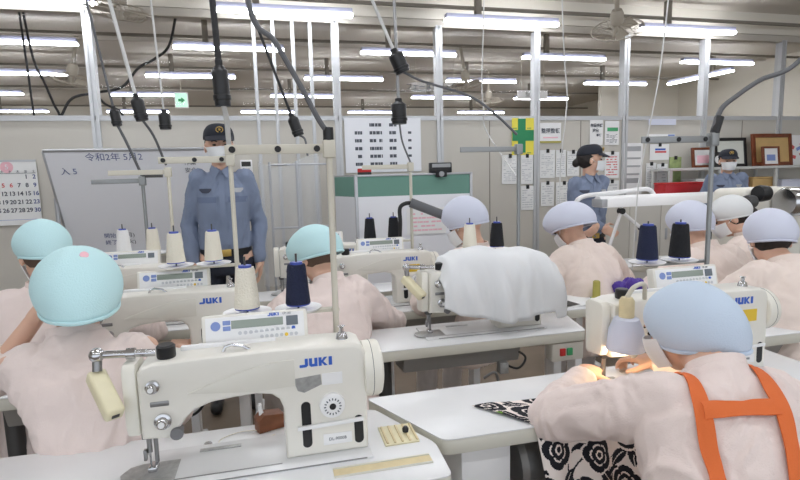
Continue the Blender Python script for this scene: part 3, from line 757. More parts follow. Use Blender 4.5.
def stool(label, x, y, h=.43):
    t = thing('work_stool', label, 'stool', (x, y, 0), 0, 'stools of the seated workers')
    MB().lathe([(0, h - .05), (.15, h - .05), (.165, h - .03), (.16, h - .005), (.14, h), (0, h)], n=28).build('seat', 'chairgray', t)
    for i in range(4):
        a = PI / 4 + i * PI / 2; MB().cyl((.1 * math.cos(a), .1 * math.sin(a), h - .05), (.16 * math.cos(a), .16 * math.sin(a), 0), .011).build('leg', 'steel', t)
    MB().tube([(.13 * math.cos(i * PI / 12), .13 * math.sin(i * PI / 12), .2) for i in range(25)], .007).build('foot_ring', 'steel', t)
    return t

# the workers
PW = {}
def put(key, label, hx, hy, hz, *a, **k): PW[key] = worker(label, hx, hy, *a[:1], 0, *a[1:], headz=hz, **k)
put('w1', 'person in pink shirt and aqua cap bent over work in the left foreground', -.58, 1.70, 1.105, .18, .45, .15, 'aqua', lh=(-.70, 1.74, 1.04), rh=(-.36, 1.95, .80), vox=.0065, cap_kw=dict(size=(.116, .152, .114), off=(0, -.035, .02), dot=True, puff=.05), hint_l=(-1, -.6, -1.5), hint_r=(.1, -.3, -1), hair='hairbrown', thick=.84, cuff=(.15, .9), side=-.2, long_legs=True)
put('w9', 'person in pink shirt with orange back straps and pale blue cap', 1.055, 1.14, 1.005, -.24, .40, .6, 'paleblue_cap', lh=(.90, 1.36, .79), rh=(1.17, 1.36, .80), vox=.006, cap_kw=dict(size=(.098, .122, .112), off=(0, -.025, .01)), hint_l=(-1, -.15, -.45), hint_r=(1, -.1, -.5), seat=.485, thick=.95, hair='hairbrown', side=.24, long_legs=True)
put('w2', 'person in aqua cap half hidden behind the left foreground worker', -.89, 2.30, 1.145, .35, .5, .2, 'aqua', cap_kw=dict(size=(.098, .118, .095), puff=.03), hair='hairbrown')
put('w3', 'person in pale aqua cap and pink shirt bowed beside the tall cream pole', .17, 2.33, 1.075, .35, .7, .25, 'aqua', cap_kw=dict(size=(.112, .13, .1), puff=.02), hair='hairbrown', side=.22)
put('w4', 'person in lavender cap behind the white cloth, before the green board', 1.01, 2.66, 1.16, .5, .5, .3, 'lavender', shirt='shirtpeach')
put('w5', 'person in peach shirt and grey lavender cap in front of the female officer', 1.69, 2.74, 1.085, .15, .7, .2, 'lavender', shirt='shirtpeach', cap_kw=dict(size=(.14, .14, .105), puff=.02))
put('w6', 'person in lavender cap behind the pair of dark thread cones', 2.24, 2.42, 1.085, .0, .4, .0, 'lavender', shirt='shirtpeach', cap_kw=dict(size=(.112, .128, .108)))
put('w7', 'person in white cap with dark hair below the farthest officer', 2.72, 2.62, 1.11, .4, .5, .5, 'whitecap', shirt='shirtpeach', hair='hair', cap_kw=dict(size=(.10, .115, .09)))
put('w8', 'person in peach shirt with broad back at the right frame edge', 2.28, 1.97, 1.065, -.25, .5, -.25, 'lavender', shirt='shirtpeach', hair='hair', bun=False, thick=1.08)

# orange straps lying on the back of the worker in front
def straps(info, shirt):
    t, at_, R, F, B, S, Z = (info[k] for k in ('t', 'at', 'R', 'F', 'B', 'S', 'Z'))
    bv = BVHTree.FromPolygons([v.co.copy() for v in shirt.data.vertices], [tuple(p.vertices) for p in shirt.data.polygons])
    def hit(o, d):
        p, n, i, ds = bv.ray_cast(o, d)
        return (p, n) if p else None
    def strip(name, path, w, nw=7):
        rows = []
        for o, d, sd in path:
            r = []
            for j in range(nw):
                q = hit(o + sd * w * (j / (nw - 1) - .5), d)
                if not q: break
                r.append(q)
            if len(r) == nw: rows.append(r)
        # relax so that the webbing bridges small folds
        for _ in range(5):
            for i in range(1, len(rows) - 1):
                for j in range(nw): rows[i][j] = ((rows[i - 1][j][0] + rows[i][j][0] * 2 + rows[i + 1][j][0]) / 4, (rows[i - 1][j][1] + rows[i][j][1] * 2 + rows[i + 1][j][1]).normalized())
        mb = shell(lambda a, b: (rows[round(a * (len(rows) - 1))][round(b * (nw - 1))][0] + rows[round(a * (len(rows) - 1))][round(b * (nw - 1))][1] * .0095, rows[round(a * (len(rows) - 1))][round(b * (nw - 1))][1]), len(rows), nw, .0035)
        return mb.build(name, 'orange', t)
    for q in (-1, 1):
        path = []
        for i in range(16):                              # over the shoulder from the chest side to the back
            a = PI * .62 * (1 - i / 15); c = at_(.36) + R * (-.092 if q < 0 else .066); d = (S * math.sin(a) * 1.0 + B * -math.cos(a) * (1 if a < PI / 2 else 1))
            path.append((c + d * .4, -d, R))
        for i in range(1, 40):
            k = .36 - i * .0118; path.append((at_(k) + R * ((-.092 + .045 * i / 40) if q < 0 else (.066 - .03 * i / 40)) - B * .4, B, R))
        strip('back_strap', path, .030)
    path = [(at_(.385) + R * (-.092 + .148 * i / 20) - B * .4, B, S) for i in range(21)]
    strip('cross_strap', path, .034)
straps(PW['w9'], [c for c in PW['w9']['t'].children if c.name.startswith('shirt')][0])

# ------------------------------------------------------------------ uniformed officers
def officer(label, x, y, yaw, s, turn, pitch=.05, hands=None, woman=False, vox=.008, badge=True, build_=1.0):
    t = thing('person', label, 'person', (x, y, 0))
    F = V((-math.sin(yaw), math.cos(yaw), 0)); R = V((F.y, -F.x, 0)); Z = V((0, 0, 1))
    hip = Z * .93 * s; at_ = lambda k: hip + Z * k * s; g = s * build_
    f, r, u = head_frame(F, pitch, turn)
    hc = at_(.664) + F * .015
    sl, sr = at_(.475) - R * .18 * g, at_(.475) + R * .18 * g
    if hands: L, Q = V(hands[0]) - V((x, y, 0)), V(hands[1]) - V((x, y, 0))
    else: L, Q = hip - R * .235 * g + F * .03 - Z * .03, hip + R * .235 * g + F * .03 - Z * .03
    el, L = elbow(sl, L, .285 * s, .25 * s, -R * .25 - F * .6); er, Q = elbow(sr, Q, .285 * s, .25 * s, R * .25 - F * .6)
    body = MB()
    rings_loft(body, [(at_(-.06), R * .15 * g, F * .1 * g), (at_(.1), R * .13 * g, F * .095 * g), (at_(.34), R * .155 * g, F * .1 * g), (at_(.46), R * .14 * g, F * .075 * g), (at_(.52), R * .055 * g, F * .052 * g), (at_(.6), R * .05 * s, F * .05 * s)])
    capsule(body, at_(.5), hc - u * .03, .052 * s, .05 * s); add_head(body, hc, f, r, u, s)
    for a, b, c, q in ((sl, el, L, 1), (sr, er, Q, -1)):
        capsule(body, a, b, .04 * g, .034 * g); capsule(body, b, c, .034 * g, .025 * g)
        d = (c - b).normalized()
        if hands: hand(body, c, (d * .6 + R * q * .6 - Z * .3).normalized(), -F, q, s, .5)
        else: hand(body, c, (d * .4 - Z).normalized(), R * q, -q if False else q, s, .45)
    for q in (-1, 1):
        k = R * q * .1 * s + Z * .5 * s; a = R * q * .11 * s + Z * .09
        capsule(body, hip + R * q * .08 * s, k, .08 * s, .055 * s); capsule(body, k, a, .05 * s, .035 * s); capsule(body, a - Z * .03, a - Z * .045 + F * .12, .03, .024)
    remesh(body, 'body', 'skin', t, .006, 3)
    sb = MB()
    rings_loft(sb, [(at_(.02), R * .172 * g, F * .128 * g), (at_(.1), R * .178 * g, F * .132 * g), (at_(.22), R * .182 * g, F * .13 * g), (at_(.34), R * .195 * g, F * .128 * g), (at_(.42), R * .19 * g, F * .108 * g), (at_(.475), R * .15 * g, F * .085 * g), (at_(.512), R * .085 * g, F * .068 * g), (at_(.535), R * .064 * g, F * .064 * g)])
    for a, b, c in ((sl, el, L), (sr, er, Q)):
        capsule(sb, a + R * (.02 if a == sl else -.02), b, .072 * g, .06 * g); capsule(sb, b, b.lerp(c, .93), .06 * g, .045 * g)
    shirt = remesh(sb, 'uniform_shirt', 'uniform', t, vox, 5, wrinkle(.011, 9, seed=x * 3))
    for q in (-1, 1):                                     # collar points
        p = lambda c, z, o: at_(.52 + z) + R * q * c * s + F * (.068 * s + o)
        MB().prism([(0, 0)] * 0 or [(0, .03), (.062, .028), (.06, -.005), (.03, -.038)], 0, .004, 'z').bm.free()
        mb = MB(); a_, b_, c_, d_ = p(.004, .0, .006), p(.05, .035, -.035), p(.062, .006, -.02), p(.036, -.05, .026)
        vs = [mb.bm.verts.new(v) for v in (a_, b_, c_, d_)]; vt = [mb.bm.verts.new(v + F * .005) for v in (a_, b_, c_, d_)]
        for i in range(4): mb.bm.faces.new((vs[i], vs[(i + 1) % 4], vt[(i + 1) % 4], vt[i]))
        mb.bm.faces.new(vs[::-1]); mb.bm.faces.new(vt); mb.build('collar', 'uniform', t)
    bv = BVHTree.FromPolygons([v.co.copy() for v in shirt.data.vertices], [tuple(p.vertices) for p in shirt.data.polygons])
    def patch(name, cx, cz, w, h, m_, th=.003, fn=None, nu=8, nv=6, parent=t):
        def q(a, b):
            ww = w * (fn(b) if fn else 1)
            o = at_(cz + (b - .5) * h) + R * (cx + (a - .5) * ww) * s + F * .5
            hp, n, i, d_ = bv.ray_cast(o, -F)
            return (hp + F * .0015, F) if hp else (o - F * .4, F)
        return shell(q, nu, nv, th).build(name, m_, parent)
    patch('button_placket', 0, .26, .03, .46, 'uniform', .003, nu=3, nv=16)
    for q in (-1, 1):
        pk = patch('chest_pocket', q * .088, .30, .105, .12, 'uniform', .005, nv=8)
        patch('pocket_flap', q * .088, .352, .108, .034, 'uniform_dark', .006, parent=pk)
        if badge: patch('badge', q * .09, .405, .062 if q > 0 else .055, .026, 'boardframe' if q < 0 else 'badge', .004, lambda b: .55 + .9 * b if b < .6 else 1.1)
    tb = MB()
    for q in (-1, 1):
        k = R * q * .1 * s + Z * .5 * s; a = R * q * .11 * s + Z * .09
        capsule(tb, hip + R * q * .085 * s - Z * .03, k, .098 * g, .078 * g); capsule(tb, k, a + Z * .02, .077 * g, .062 * g)
    rings_loft(tb, [(at_(-.1), R * .165 * g, F * .12 * g), (at_(.0), R * .172 * g, F * .125 * g), (at_(.06), R * .168 * g, F * .122 * g)])
    remesh(tb, 'trousers', 'navy', t, .011, 4, wrinkle(.004, 10))
    for q in (-1, 1):
        a = R * q * .11 * s + Z * .05; mb = MB(); capsule(mb, a - F * .05, a + F * .15 - Z * .008, .045, .036); mb.build('shoe', 'black', t)
    ring = lambda z, k: [at_(z) + R * .178 * k * g * math.cos(i * PI / 16) + F * .131 * k * g * math.sin(i * PI / 16) for i in range(32)]
    mb = MB(); mb.loft([ring(.02, 1.0), ring(.02, 1.035), ring(.06, 1.035), ring(.06, 1.0)], cap=False); bl = mb.build('belt', 'black', t)
    MB().box(-.032, .032, -.004, .004, -.021, .021, .004, mtx=Matrix.Translation(at_(.04) + F * .139 * g) @ Matrix.Rotation(yaw, 4, 'Z')).build('buckle', 'gold', bl)
    face_parts(t, hc, f, r, u, s)
    hairpiece(t, hc, f, r, u, s * .99, 'hair', woman)
    # field cap: crown, band, visor, emblem
    P = lambda a, b, c: hc + (r * a + f * b + u * c) * s
    def cr(a, b):
        az = a * 2 * PI; el = b * PI / 2
        rr = math.cos(el) ** .62
        return P(.088 * rr * math.cos(az), -.008 + .104 * rr * math.sin(az), .04 + .088 * math.sin(el) ** .9 + .012 * math.sin(az) * rr)
    cp = MB().grid(cr, 36, 12, True); cp = cp.build('officer_cap', 'capnavy', t)
    sol = cp.modifiers.new('s', 'SOLIDIFY'); sol.thickness = .004
    def vis(a, b):
        az = PI * (.16 + .68 * a); e = b * .062 * math.sin((a) * PI) ** .6
        return P((.09 + e * .5) * math.cos(az), -.008 + (.106 + e) * math.sin(az), .044 + .012 * math.sin(az) - e * .42 - .012 * abs(math.cos(az)) * b), u
    shell(vis, 17, 5, .004).build('visor', 'capnavy', cp)
    if badge:
        mb = MB()
        for i in range(14):
            a0, a1 = PI * 1.5 + .35 + i * .4, PI * 1.5 + .35 + (i + .8) * .4
            if a1 > PI * 3.5 - .2: break
            mb.tube([P(.019 * math.cos(z), .1015 - .012 * abs(math.sin(z)) * 0, .092 + .015 * math.sin(z)) for z in (a0, a1)], .0032 * s, 6)
        MB_ = mb; mb.ball(P(0, .102, .092), (.008, .004, .007), 8, Matrix((r, f, u)).transposed().to_4x4())
        mb.build('cap_emblem', 'gold', cp)
    return t
officer('person in blue officer shirt, navy cap with gold emblem and white mask, standing before the whiteboard', -.30, 3.34, PI + .05, 1.016, .1, build_=.81)['label'] = 'person in blue shirt and navy cap with gold emblem standing before the whiteboard'
officer('person in blue shirt and navy cap, hair tied back, looking sideways', 2.42, 3.66, PI, .94, 1.25, hands=((2.37, 3.46, 1.0), (2.40, 3.45, .985)), woman=True, build_=.84)
officer('person in blue shirt and navy cap standing before the framed certificates', 4.36, 4.27, PI - .4, .922, -.1, woman=True, build_=.9)

# ------------------------------------------------------------------ hanging sockets, conduits and cords
SOCK = 'hanging power sockets'
def cable(label, pts, r, m_, name='cable', cat='cable', group=None, parts=()):
    t = MB().tube(catmull(pts, 8), r, 8).build(name, m_); tag(t, label, cat, group)
    return t
def socket(label, top, pos, bottom, r, h, cord, cord_r, tail, tail_m='conduit'):
    """a black socket body on a cord or rod from the ceiling, with the plugged cable going down"""
    p = V(pos); t = thing('hanging_socket', label, 'power socket', p, 0, SOCK)
    d = (V(top) - p).normalized(); w = d.orthogonal().normalized(); rot = d.to_track_quat('Z', 'Y').to_matrix().to_4x4()
    mb = MB(); mb.lathe([(0, -h / 2), (r * .86, -h / 2), (r * .9, -h * .44), (r * .9, -h * .36), (r * 1.0, -h * .35), (r * 1.0, -h * .24), (r * .9, -h * .22), (r * .92, h * .28), (r * .88, h * .36), (r * .6, h * .44), (r * .5, h * .48), (0, h / 2)], n=22)
    bmesh.ops.transform(mb.bm, matrix=rot, verts=mb.bm.verts); mb.build('socket_body', 'black', t)
    mb = MB(); mb.lathe([(r * .4, h * .46), (r * .42, h * .5), (r * .42, h * .62), (r * .3, h * .64), (0, h * .64)], n=14); bmesh.ops.transform(mb.bm, matrix=rot, verts=mb.bm.verts); mb.build('collar', 'rubber', t)
    tp = V(top) - p; tp = tp * ((3.2 - p.z) / tp.z)
    MB().tube([d * h * .45, tp], cord_r, 8).build('cord', cord, t)
    if bottom: MB().tube(catmull([d * -h * .45] + [V(b) - p for b in bottom], 8), tail, 8).build('plug_cable', tail_m, t)
    return t
socket('small black socket farthest left on a grey cord', (-.826, 2.9, 2.316), (-.742, 2.9, 1.742), [(-.70, 2.92, 1.6), (-.655, 2.95, 1.45)], .025, .085, 'conduit', .006, .007)
socket('black socket on a pale rod, second from the left', (-.651, 2.6, 2.228), (-.565, 2.6, 1.745), [(-.53, 2.68, 1.63), (-.505, 2.78, 1.5)], .03, .105, 'cordwhite', .008, .006)
socket('black socket hanging low on a thin cord above the whiteboard edge', (-.555, 3.0, 2.363), (-.533, 3.0, 1.735), None, .032, .09, 'cordwhite', .005, .005)
socket('large black socket hanging above the tall officer', (-.162, 1.9, 2.027), (-.152, 1.9, 1.735), [(-.145, 1.95, 1.63), (-.15, 2.05, 1.53)], .0295, .135, 'rubber', .0105, .009, 'cordwhite')
socket('small black socket on a slanting cord right of the tall officer', (-.059, 2.0, 2.065), (.093, 2.0, 1.61), [(.125, 1.99, 1.56), (.13, 1.96, 1.5)], .022, .075, 'rubber', .005, .004)
socket('black socket tilted on a pale rod, upper of the central two', (.487, 2.5, 2.255), (.617, 2.5, 1.955), [(.72, 2.45, 1.86), (.90, 2.32, 1.775), (1.0, 2.26, 1.69), (1.10, 2.23, 1.59)], .04, .105, 'cordwhite', .008, .006)
socket('black socket above the pale thread stand, lower of the central two', (.674, 2.8, 2.362), (.685, 2.8, 1.755), [(.70, 2.8, 1.6), (.742, 2.8, 1.49)], .045, .12, 'steel', .009, .005)
cable('grey bent conduit curving down to the nearest thread stand', [(-.06, 1.38, 3.2), (-.055, 1.38, 2.4), (-.037, 1.4, 1.871), (.025, 1.4, 1.762), (.082, 1.4, 1.657), (.124, 1.4, 1.573), (.15, 1.41, 1.535)], .0072, 'conduit', 'conduit', 'conduit')
MB().cyl((.15, 1.41, 1.515), (.15, 1.41, 1.55), .014).build('x', 'black').name = 'conduit_end'
tag(bpy.data.objects['conduit_end'], 'black end cap on top of the nearest thread stand', 'cap')
cable('grey bent conduit reaching the right thread stand from the frame edge', [(2.4, 1.62, 3.2), (2.2, 1.61, 2.1), (1.941, 1.6, 1.808), (1.762, 1.6, 1.732), (1.654, 1.6, 1.67), (1.599, 1.6, 1.631), (1.575, 1.6, 1.58), (1.566, 1.6, 1.54)], .009, 'conduit', 'conduit', 'conduit')
MB().cyl((1.572, 1.6, 1.543), (1.59, 1.6, 1.60), .016).build('conduit_socket', 'black')
tag(bpy.data.objects['conduit_socket'], 'black fitting where the right conduit meets its thread stand', 'cap')
cable('thin white cord hanging left of the green cross poster', [(1.27, 3, 3.2), (1.267, 3, 2.45), (1.25, 3, 1.97), (1.26, 3, 1.8), (1.275, 3, 1.677), (1.24, 2.6, 1.45), (1.108, 2.25, 1.4)], .004, 'cordwhite')
cable('thin white cord hanging before the papers behind the female officer', [(1.75, 3, 3.2), (1.777, 3, 2.48), (1.80, 3, 2.1), (1.821, 3, 1.859), (1.79, 3, 1.55), (1.779, 3, 1.362), (1.78, 3, .74)], .004, 'cordwhite')
cable('thin white cord hanging before the pale blue notice', [(2.6, 3, 3.2), (2.542, 3, 2.524), (2.50, 3, 2.1), (2.464, 3, 1.864), (2.40, 3, 1.55), (2.356, 3, 1.28), (2.33, 3, .74)], .0045, 'cordwhite')
cable('dark cable loop hanging beyond the glass at far left', [(-2.35, 6.2, 3.2), (-2.30, 6.2, 2.70), (-2.22, 6.2, 2.45), (-2.16, 6.2, 2.25), (-2.12, 6.2, 2.1), (-2.3, 6.2, 2.05)], .012, 'rubber')
cable('dark cable drooping beside the loop beyond the glass at far left', [(-2.40, 6.25, 3.2), (-2.38, 6.25, 2.6), (-2.37, 6.25, 2.2), (-2.36, 6.25, 2.02)], .011, 'rubber')
cable('dark cable swagged along the ceiling beyond the left post', [(-2.1, 6.2, 2.12), (-1.98, 6.2, 2.3), (-1.75, 6.2, 2.36), (-1.5, 6.2, 2.42), (-1.32, 6.2, 2.62), (-1.15, 6.2, 2.72), (-1.0, 6.2, 2.86), (-.9, 6.2, 3.2)], .014, 'rubber')
cable('dark cable branching downward beyond the left post', [(-1.75, 6.2, 2.36), (-1.68, 6.2, 2.25), (-1.55, 6.2, 2.18), (-1.5, 6.2, 2.1)], .012, 'rubber')

# ceiling fans
def make_fan():
    t = thing('ceiling_fan', '', 'fan')
    MB().cyl((0, 0, .05), (0, 0, .42), .022).build('mount_rod', 'fan', t)
    MB().lathe([(0, -.05), (.05, -.05), (.062, -.03), (.062, .05), (.045, .09), (0, .1)], n=20).build('motor', 'fan', t)
    cg = MB().tube([(.24 * math.cos(i * PI / 20), .24 * math.sin(i * PI / 20), -.1) for i in range(41)], .006).build('cage_ring', 'fan', t)
    for q in range(20):
        a = q * PI / 10
        MB().tube([(.05 * math.cos(a), .05 * math.sin(a), -.04), (.17 * math.cos(a), .17 * math.sin(a), -.045), (.24 * math.cos(a), .24 * math.sin(a), -.1), (.17 * math.cos(a), .17 * math.sin(a), -.155), (.04 * math.cos(a), .04 * math.sin(a), -.165)], .0028, 5).build('cage_wire', 'fan', cg)
    for q in range(3):
        a = q * 2 * PI / 3; ca, sa = math.cos(a), math.sin(a)
        def bl(u_, v_):
            rr = .045 + u_ * .165; w = (.05 + .07 * u_) * (v_ - .5); p = V((ca * rr - sa * w, sa * rr + ca * w, -.1 + (v_ - .5) * .05)); return p, V((0, 0, 1))
        shell(bl, 6, 5, .003).build('fan_blade', 'fan', t)
    MB().lathe([(0, -.17), (.04, -.17), (.045, -.155), (.03, -.06), (0, -.05)], n=16).build('hub', 'fan', t)
    return t
fan = make_fan()
fans = [(-1.10, 4.68, 2.86, .2, .15, 'ceiling fan at top left above the first light'), (-2.3, 7.3, 2.78, .3, .3, 'ceiling fan beyond the glass at far left'), (3.32, 4.6, 2.86, .5, -.45, 'ceiling fan tilted above the female officer, nearest the camera'),
        (2.75, 7.2, 2.78, .2, -.25, 'ceiling fan beyond the glass, above the hanging sign'), (3.75, 8.7, 2.76, .25, -.15, 'ceiling fan farthest beyond the glass')]
for i, (x, y, z, ax, ay, lb) in enumerate(fans):
    o = fan if i == 0 else copy_tree(fan); o.location = (x, y, z); o.rotation_euler = (ax, ay, 0); o['label'] = lb; o['group'] = 'ceiling fans'

# hanging signs beyond the glass
t = thing('exit_sign', 'green exit sign hanging beyond the glass above the tall officer', 'exit sign', (-1.33, 9, 2.68))
MB().box(-.10, .10, -.02, .02, -.12, .12, .006).build('sign_box', 'white', t); MB().box(-.085, .085, -.023, -.02, -.105, .105).build('lit_face', 'signgreen', t)
MB().prism([(-.045, .02), (.0, .02), (.0, .045), (.055, 0), (.0, -.045), (.0, -.02), (-.045, -.02)], -.026, -.023, 'y').build('arrow', 'signtext', t)
MB().cyl((0, 0, .12), (0, 0, .52), .006).build('rod', 'stand', t)
t = thing('hanging_sign', 'pale hanging sign with dark characters beyond the glass', 'sign', (2.42, 7.6, 2.70))
MB().box(-.36, .36, -.008, .008, -.07, .07, .003).build('sign_plate', 'clearplastic', t); textobj('フェースシート作り', .1, 'lettering', 'ink', t, (0, -.010, 0))
for q in (-.3, .3): MB().cyl((q, 0, .07), (q, 0, .5), .004).build('rod', 'stand', t)
t = thing('hanging_sign', 'white hanging sign crossing the post beyond the glass', 'sign', (4.22, 8.0, 2.67))
MB().box(-.27, .27, -.01, .01, -.07, .07, .003).build('sign_plate', 'white', t); textobj('整備台', .09, 'lettering', 'standgray', t, (0, -.012, 0))
for q in (-.2, .2): MB().cyl((q, 0, .07), (q, 0, .53), .004).build('rod', 'stand', t)

# ------------------------------------------------------------------ whiteboard, calendar, notices on the partition
def lines(mb, x0, x1, z0, z1, n, y, fill=.6, seed=1, th=.4):
    """rows of short bars, like print too small to read"""
    rr = random.Random(seed); dz = (z1 - z0) / n
    for i in range(n):
        x = x0; zc = z1 - (i + .5) * dz
        while x < x1 - .006:
            w = min(rr.uniform(.012, .05), x1 - x)
            if rr.random() < fill: mb.box(x, x + w * .85, y - .0008, y, zc - dz * th / 2, zc + dz * th / 2)
            x += w
    return mb
t = thing('whiteboard', 'large whiteboard with handwritten date behind the tall officer', 'whiteboard', (-1.1, 4.95, 0))
tilt = Matrix.Translation((0, -.2, 1.68)) @ Matrix.Rotation(.42, 4, 'X')
def tl(o): o.matrix_local = tilt; return o
bw, bh = .66, .98
tl(MB().box(-bw, bw, 0, .02, -bh, 0).build('writing_surface', 'board', t))
for nm, q in (('top_frame', (-bw - .01, bw + .01, -.006, .024, -.008, .012)), ('side_frame', (-bw - .016, -bw, -.006, .024, -bh, 0)), ('side_frame', (bw, bw + .016, -.006, .024, -bh, 0)), ('pen_tray', (-bw, bw, -.05, .024, -bh - .02, -bh))):
    tl(MB().box(*q, .003).build(nm, 'boardframe', t))
for q in (-1, 1):
    MB().tube([(q * (bw + .02), -.0, 1.3), (q * (bw + .02), 0, .05)], .018).build('leg', 'boardframe', t)
    MB().box(q * (bw + .02) - .02, q * (bw + .02) + .02, -.22, .2, .0, .05, .006).build('foot', 'boardframe', t)
for tx, sz, px, pz, m_ in (('令和2年 5月2', .075, -.16, -.06, 'inkblue'), ('入 5', .07, -.52, -.18, 'inkblue'), ('作業', .05, .42, -.12, 'ink'), ('安全', .05, .42, -.19, 'ink'), ('(月)', .05, -.17, -.80, 'ink'), ('(火)', .05, -.17, -.87, 'ink'), ('開始', .05, -.33, -.80, 'inkblue'), ('終了', .05, -.33, -.87, 'inkblue')):
    o = textobj(tx, sz, 'handwriting', m_, t, (0, 0, 0)); o.matrix_local = tilt @ Matrix.Translation((px, -.0015, pz)) @ Matrix.Rotation(PI / 2, 4, 'X')
t = thing('calendar', 'wall calendar of large dates with a pink heading, far left', 'calendar', (-2.19, 5.17, 1.353))
MB().box(-.21, .205, 0, .004, -.28, .28).build('sheet', 'paper', t)
MB().box(-.21, .205, -.002, 0, .265, .282).build('binding_strip', 'boardframe', t)
MB().lathe([(0, -.001), (.05, -.001), (.05, 0), (0, 0)], (-.02, 0, .22), 'y').build('heading_disc', 'pinkink', t)
textobj('5', .06, 'month_number', 'white', t, (-.02, -.002, .22))
MB().box(-.2, .195, -.001, 0, .165, .168).build('rule', 'ink', t)
for i, d_ in enumerate('日月火水木金土'): textobj(d_, .026, 'weekday', 'inkred' if i == 0 else 'ink', t, (-.18 + i * .06, -.001, .18))
for d in range(1, 32):
    q = d + 4; c, r_ = q % 7, q // 7
    if r_ > 4: continue
    textobj(str(d), .05, 'date_number', 'inkred' if c == 0 or d in (3, 4, 5, 6) else ('inkblue' if c == 6 else 'ink'), t, (-.18 + c * .06, -.001, .135 - r_ * .072), bold=.0012)
MB().box(-.2, .195, -.001, 0, -.235, -.232).build('rule', 'paleblue', t)
NOT = 'papers pinned to the partition'
def notice(label, x, z, w, h, m_='paper', content='lines', n=8, magnet=True, cat='notice', group=NOT, seed=1, ink='print', y=5.186, head=None, name='notice'):
    t = thing(name, label, cat, (x, y, z), 0, group)
    MB().box(-w / 2, w / 2, 0, .004, -h / 2, h / 2).build('sheet', m_, t)
    if content == 'lines': lines(MB(), -w * .4, w * .4, -h * .42, h * .36, n, 0, .75, seed).build('print', ink, t, smooth=False)
    if head: MB().box(-w * .4, w * .4, -.001, 0, h * .37, h * .44).build('heading', head, t)
    if magnet: MB().box(-.016, .016, -.014, 0, h / 2 - .03, h / 2 + .012, .003).build('clip', 'rubber', t)
    return t
t = notice('large pale poster of printed name blocks in columns, centre wall', 1.102, 1.721, .779, .534, 'board', None, magnet=False, cat='poster', name='poster')
rr = random.Random(3)
for i in range(6):
    for j in range(4):
        if i == 0 and j in (0, 3): continue
        x, z = -.25 + j * .175, .2 - i * .077
        if j == 3: MB().box(x - .02, x + .015, -.001, 0, z - .012, z + .012).build('name_block', 'ink', t)
        else: lines(MB(), x - .065 * (1 if j % 2 else .6), x + .065 * (1 if j % 2 else .6), z - .02, z + .02, 1, 0, .95, i * 9 + j, .8).build('name_block', 'ink', t, smooth=False)
t = notice('yellow safety poster with a tall green cross', 2.629, 1.793, .257, .39, 'crossyellow', None, magnet=False, cat='poster', name='poster')
MB().prism([(-.06, .19), (.03, .19), (.03, .07), (.125, .07), (.125, -.045), (.03, -.045), (.03, -.17), (-.06, -.17), (-.06, -.045), (-.125, -.045), (-.125, .07), (-.06, .07)], -.002, 0, 'y').build('green_cross', 'crossgreen', t)
for q in range(3):
    for w_ in range(2): MB().box(-.12 + w_ * .165, -.07 + w_ * .165, -.001, 0, -.175 + q * .13, -.168 + q * .13).build('print_line', 'crossgreen', t, smooth=False)
MB().box(-.05, .03, -.001, 0, .15, .2).build('picture_panel', 'white', t)
t = notice('white sign card with bold dark characters and a pink line', 2.954, 1.829, .252, .213, 'white', None, cat='sign', magnet=False)
textobj('整理整頓', .056, 'lettering', 'ink', t, (0, -.001, .02), bold=.001); MB().box(-.09, .09, -.001, 0, -.055, -.042).build('line', 'pinkink', t); MB().box(-.126, .126, -.003, 0, -.106, -.085).build('lower_edge', 'yellowgreen', t)
t = notice('white notice with big dark characters beside a green-lined notice', 3.517, 1.83, .163, .272, 'white', None, magnet=False)
textobj('作業手順', .038, 'lettering', 'ink', t, (0, -.001, .075), bold=.002); textobj('注意', .04, 'lettering', 'ink', t, (-.01, -.001, .02), bold=.002); textobj('事項', .03, 'lettering', 'ink', t, (.03, -.001, -.03), bold=.001)
t = notice('white notice with a green band above the small-print sheet', 3.714, 1.824, .179, .264, 'white', None, magnet=False)
MB().box(-.06, .075, -.001, 0, .02, .06).build('green_band', 'green', t); lines(MB(), -.07, .07, -.11, -.01, 7, 0, .8, 5).build('print', 'ink', t, smooth=False)
notice('paper sheet left of the green cross poster\'s lower corner', 2.478, 1.447, .186, .308, n=12, seed=2)
notice('bluish paper sheet directly under the green cross poster', 2.677, 1.443, .142, .311, n=12, seed=3)
notice('lower paper sheet beneath the bluish one under the cross', 2.684, 1.135, .155, .261, n=8, seed=4)
notice('paper sheet with a black clip just right of the post', 2.921, 1.496, .181, .302, n=12, seed=5)
notice('narrow paper sheet left of the female officer\'s cap', 3.084, 1.499, .122, .293, n=10, seed=6)
notice('paper sheet half hidden behind the female officer\'s hair', 3.232, 1.496, .148, .273, n=10, seed=7)
notice('white sheet with red lines right of the female officer\'s mask', 3.724, 1.469, .18, .29, 'white', n=8, seed=8, ink='inkred')
notice('lower sheet under the clipped one right of the post', 2.924, 1.17, .158, .263, n=8, seed=9)
notice('lower sheet left of the female officer\'s shoulder', 3.126, 1.163, .197, .265, n=8, seed=10)
notice('lower sheet right of the female officer\'s shoulder', 3.73, 1.17, .18, .25, n=6, seed=18)
t = notice('tall white table of grey bands right of the female officer', 3.995, 1.40, .25, .62, 'white', None, magnet=False)
for i in range(6): MB().box(-.1, .1, -.001, 0, .22 - i * .09, .26 - i * .09 + (.015 if i % 4 == 0 else -.02)).build('band', 'boardframe', t)
notice('pale blue strip notice above the long guide arm', 4.37, 1.943, .362, .067, 'lavender', None, magnet=False)
t = notice('pale notice of three small faces and a blue square', 4.371, 1.757, .35, .102, 'white', None, magnet=False)
for i in range(3): MB().lathe([(0, -.001), (.018, -.001), (.018, 0), (0, 0)], (-.13 + i * .08, 0, 0), 'y').build('mark', 'standgray', t)
MB().box(.08, .17, -.001, 0, -.045, .045).build('blue_square', 'paleblue', t)
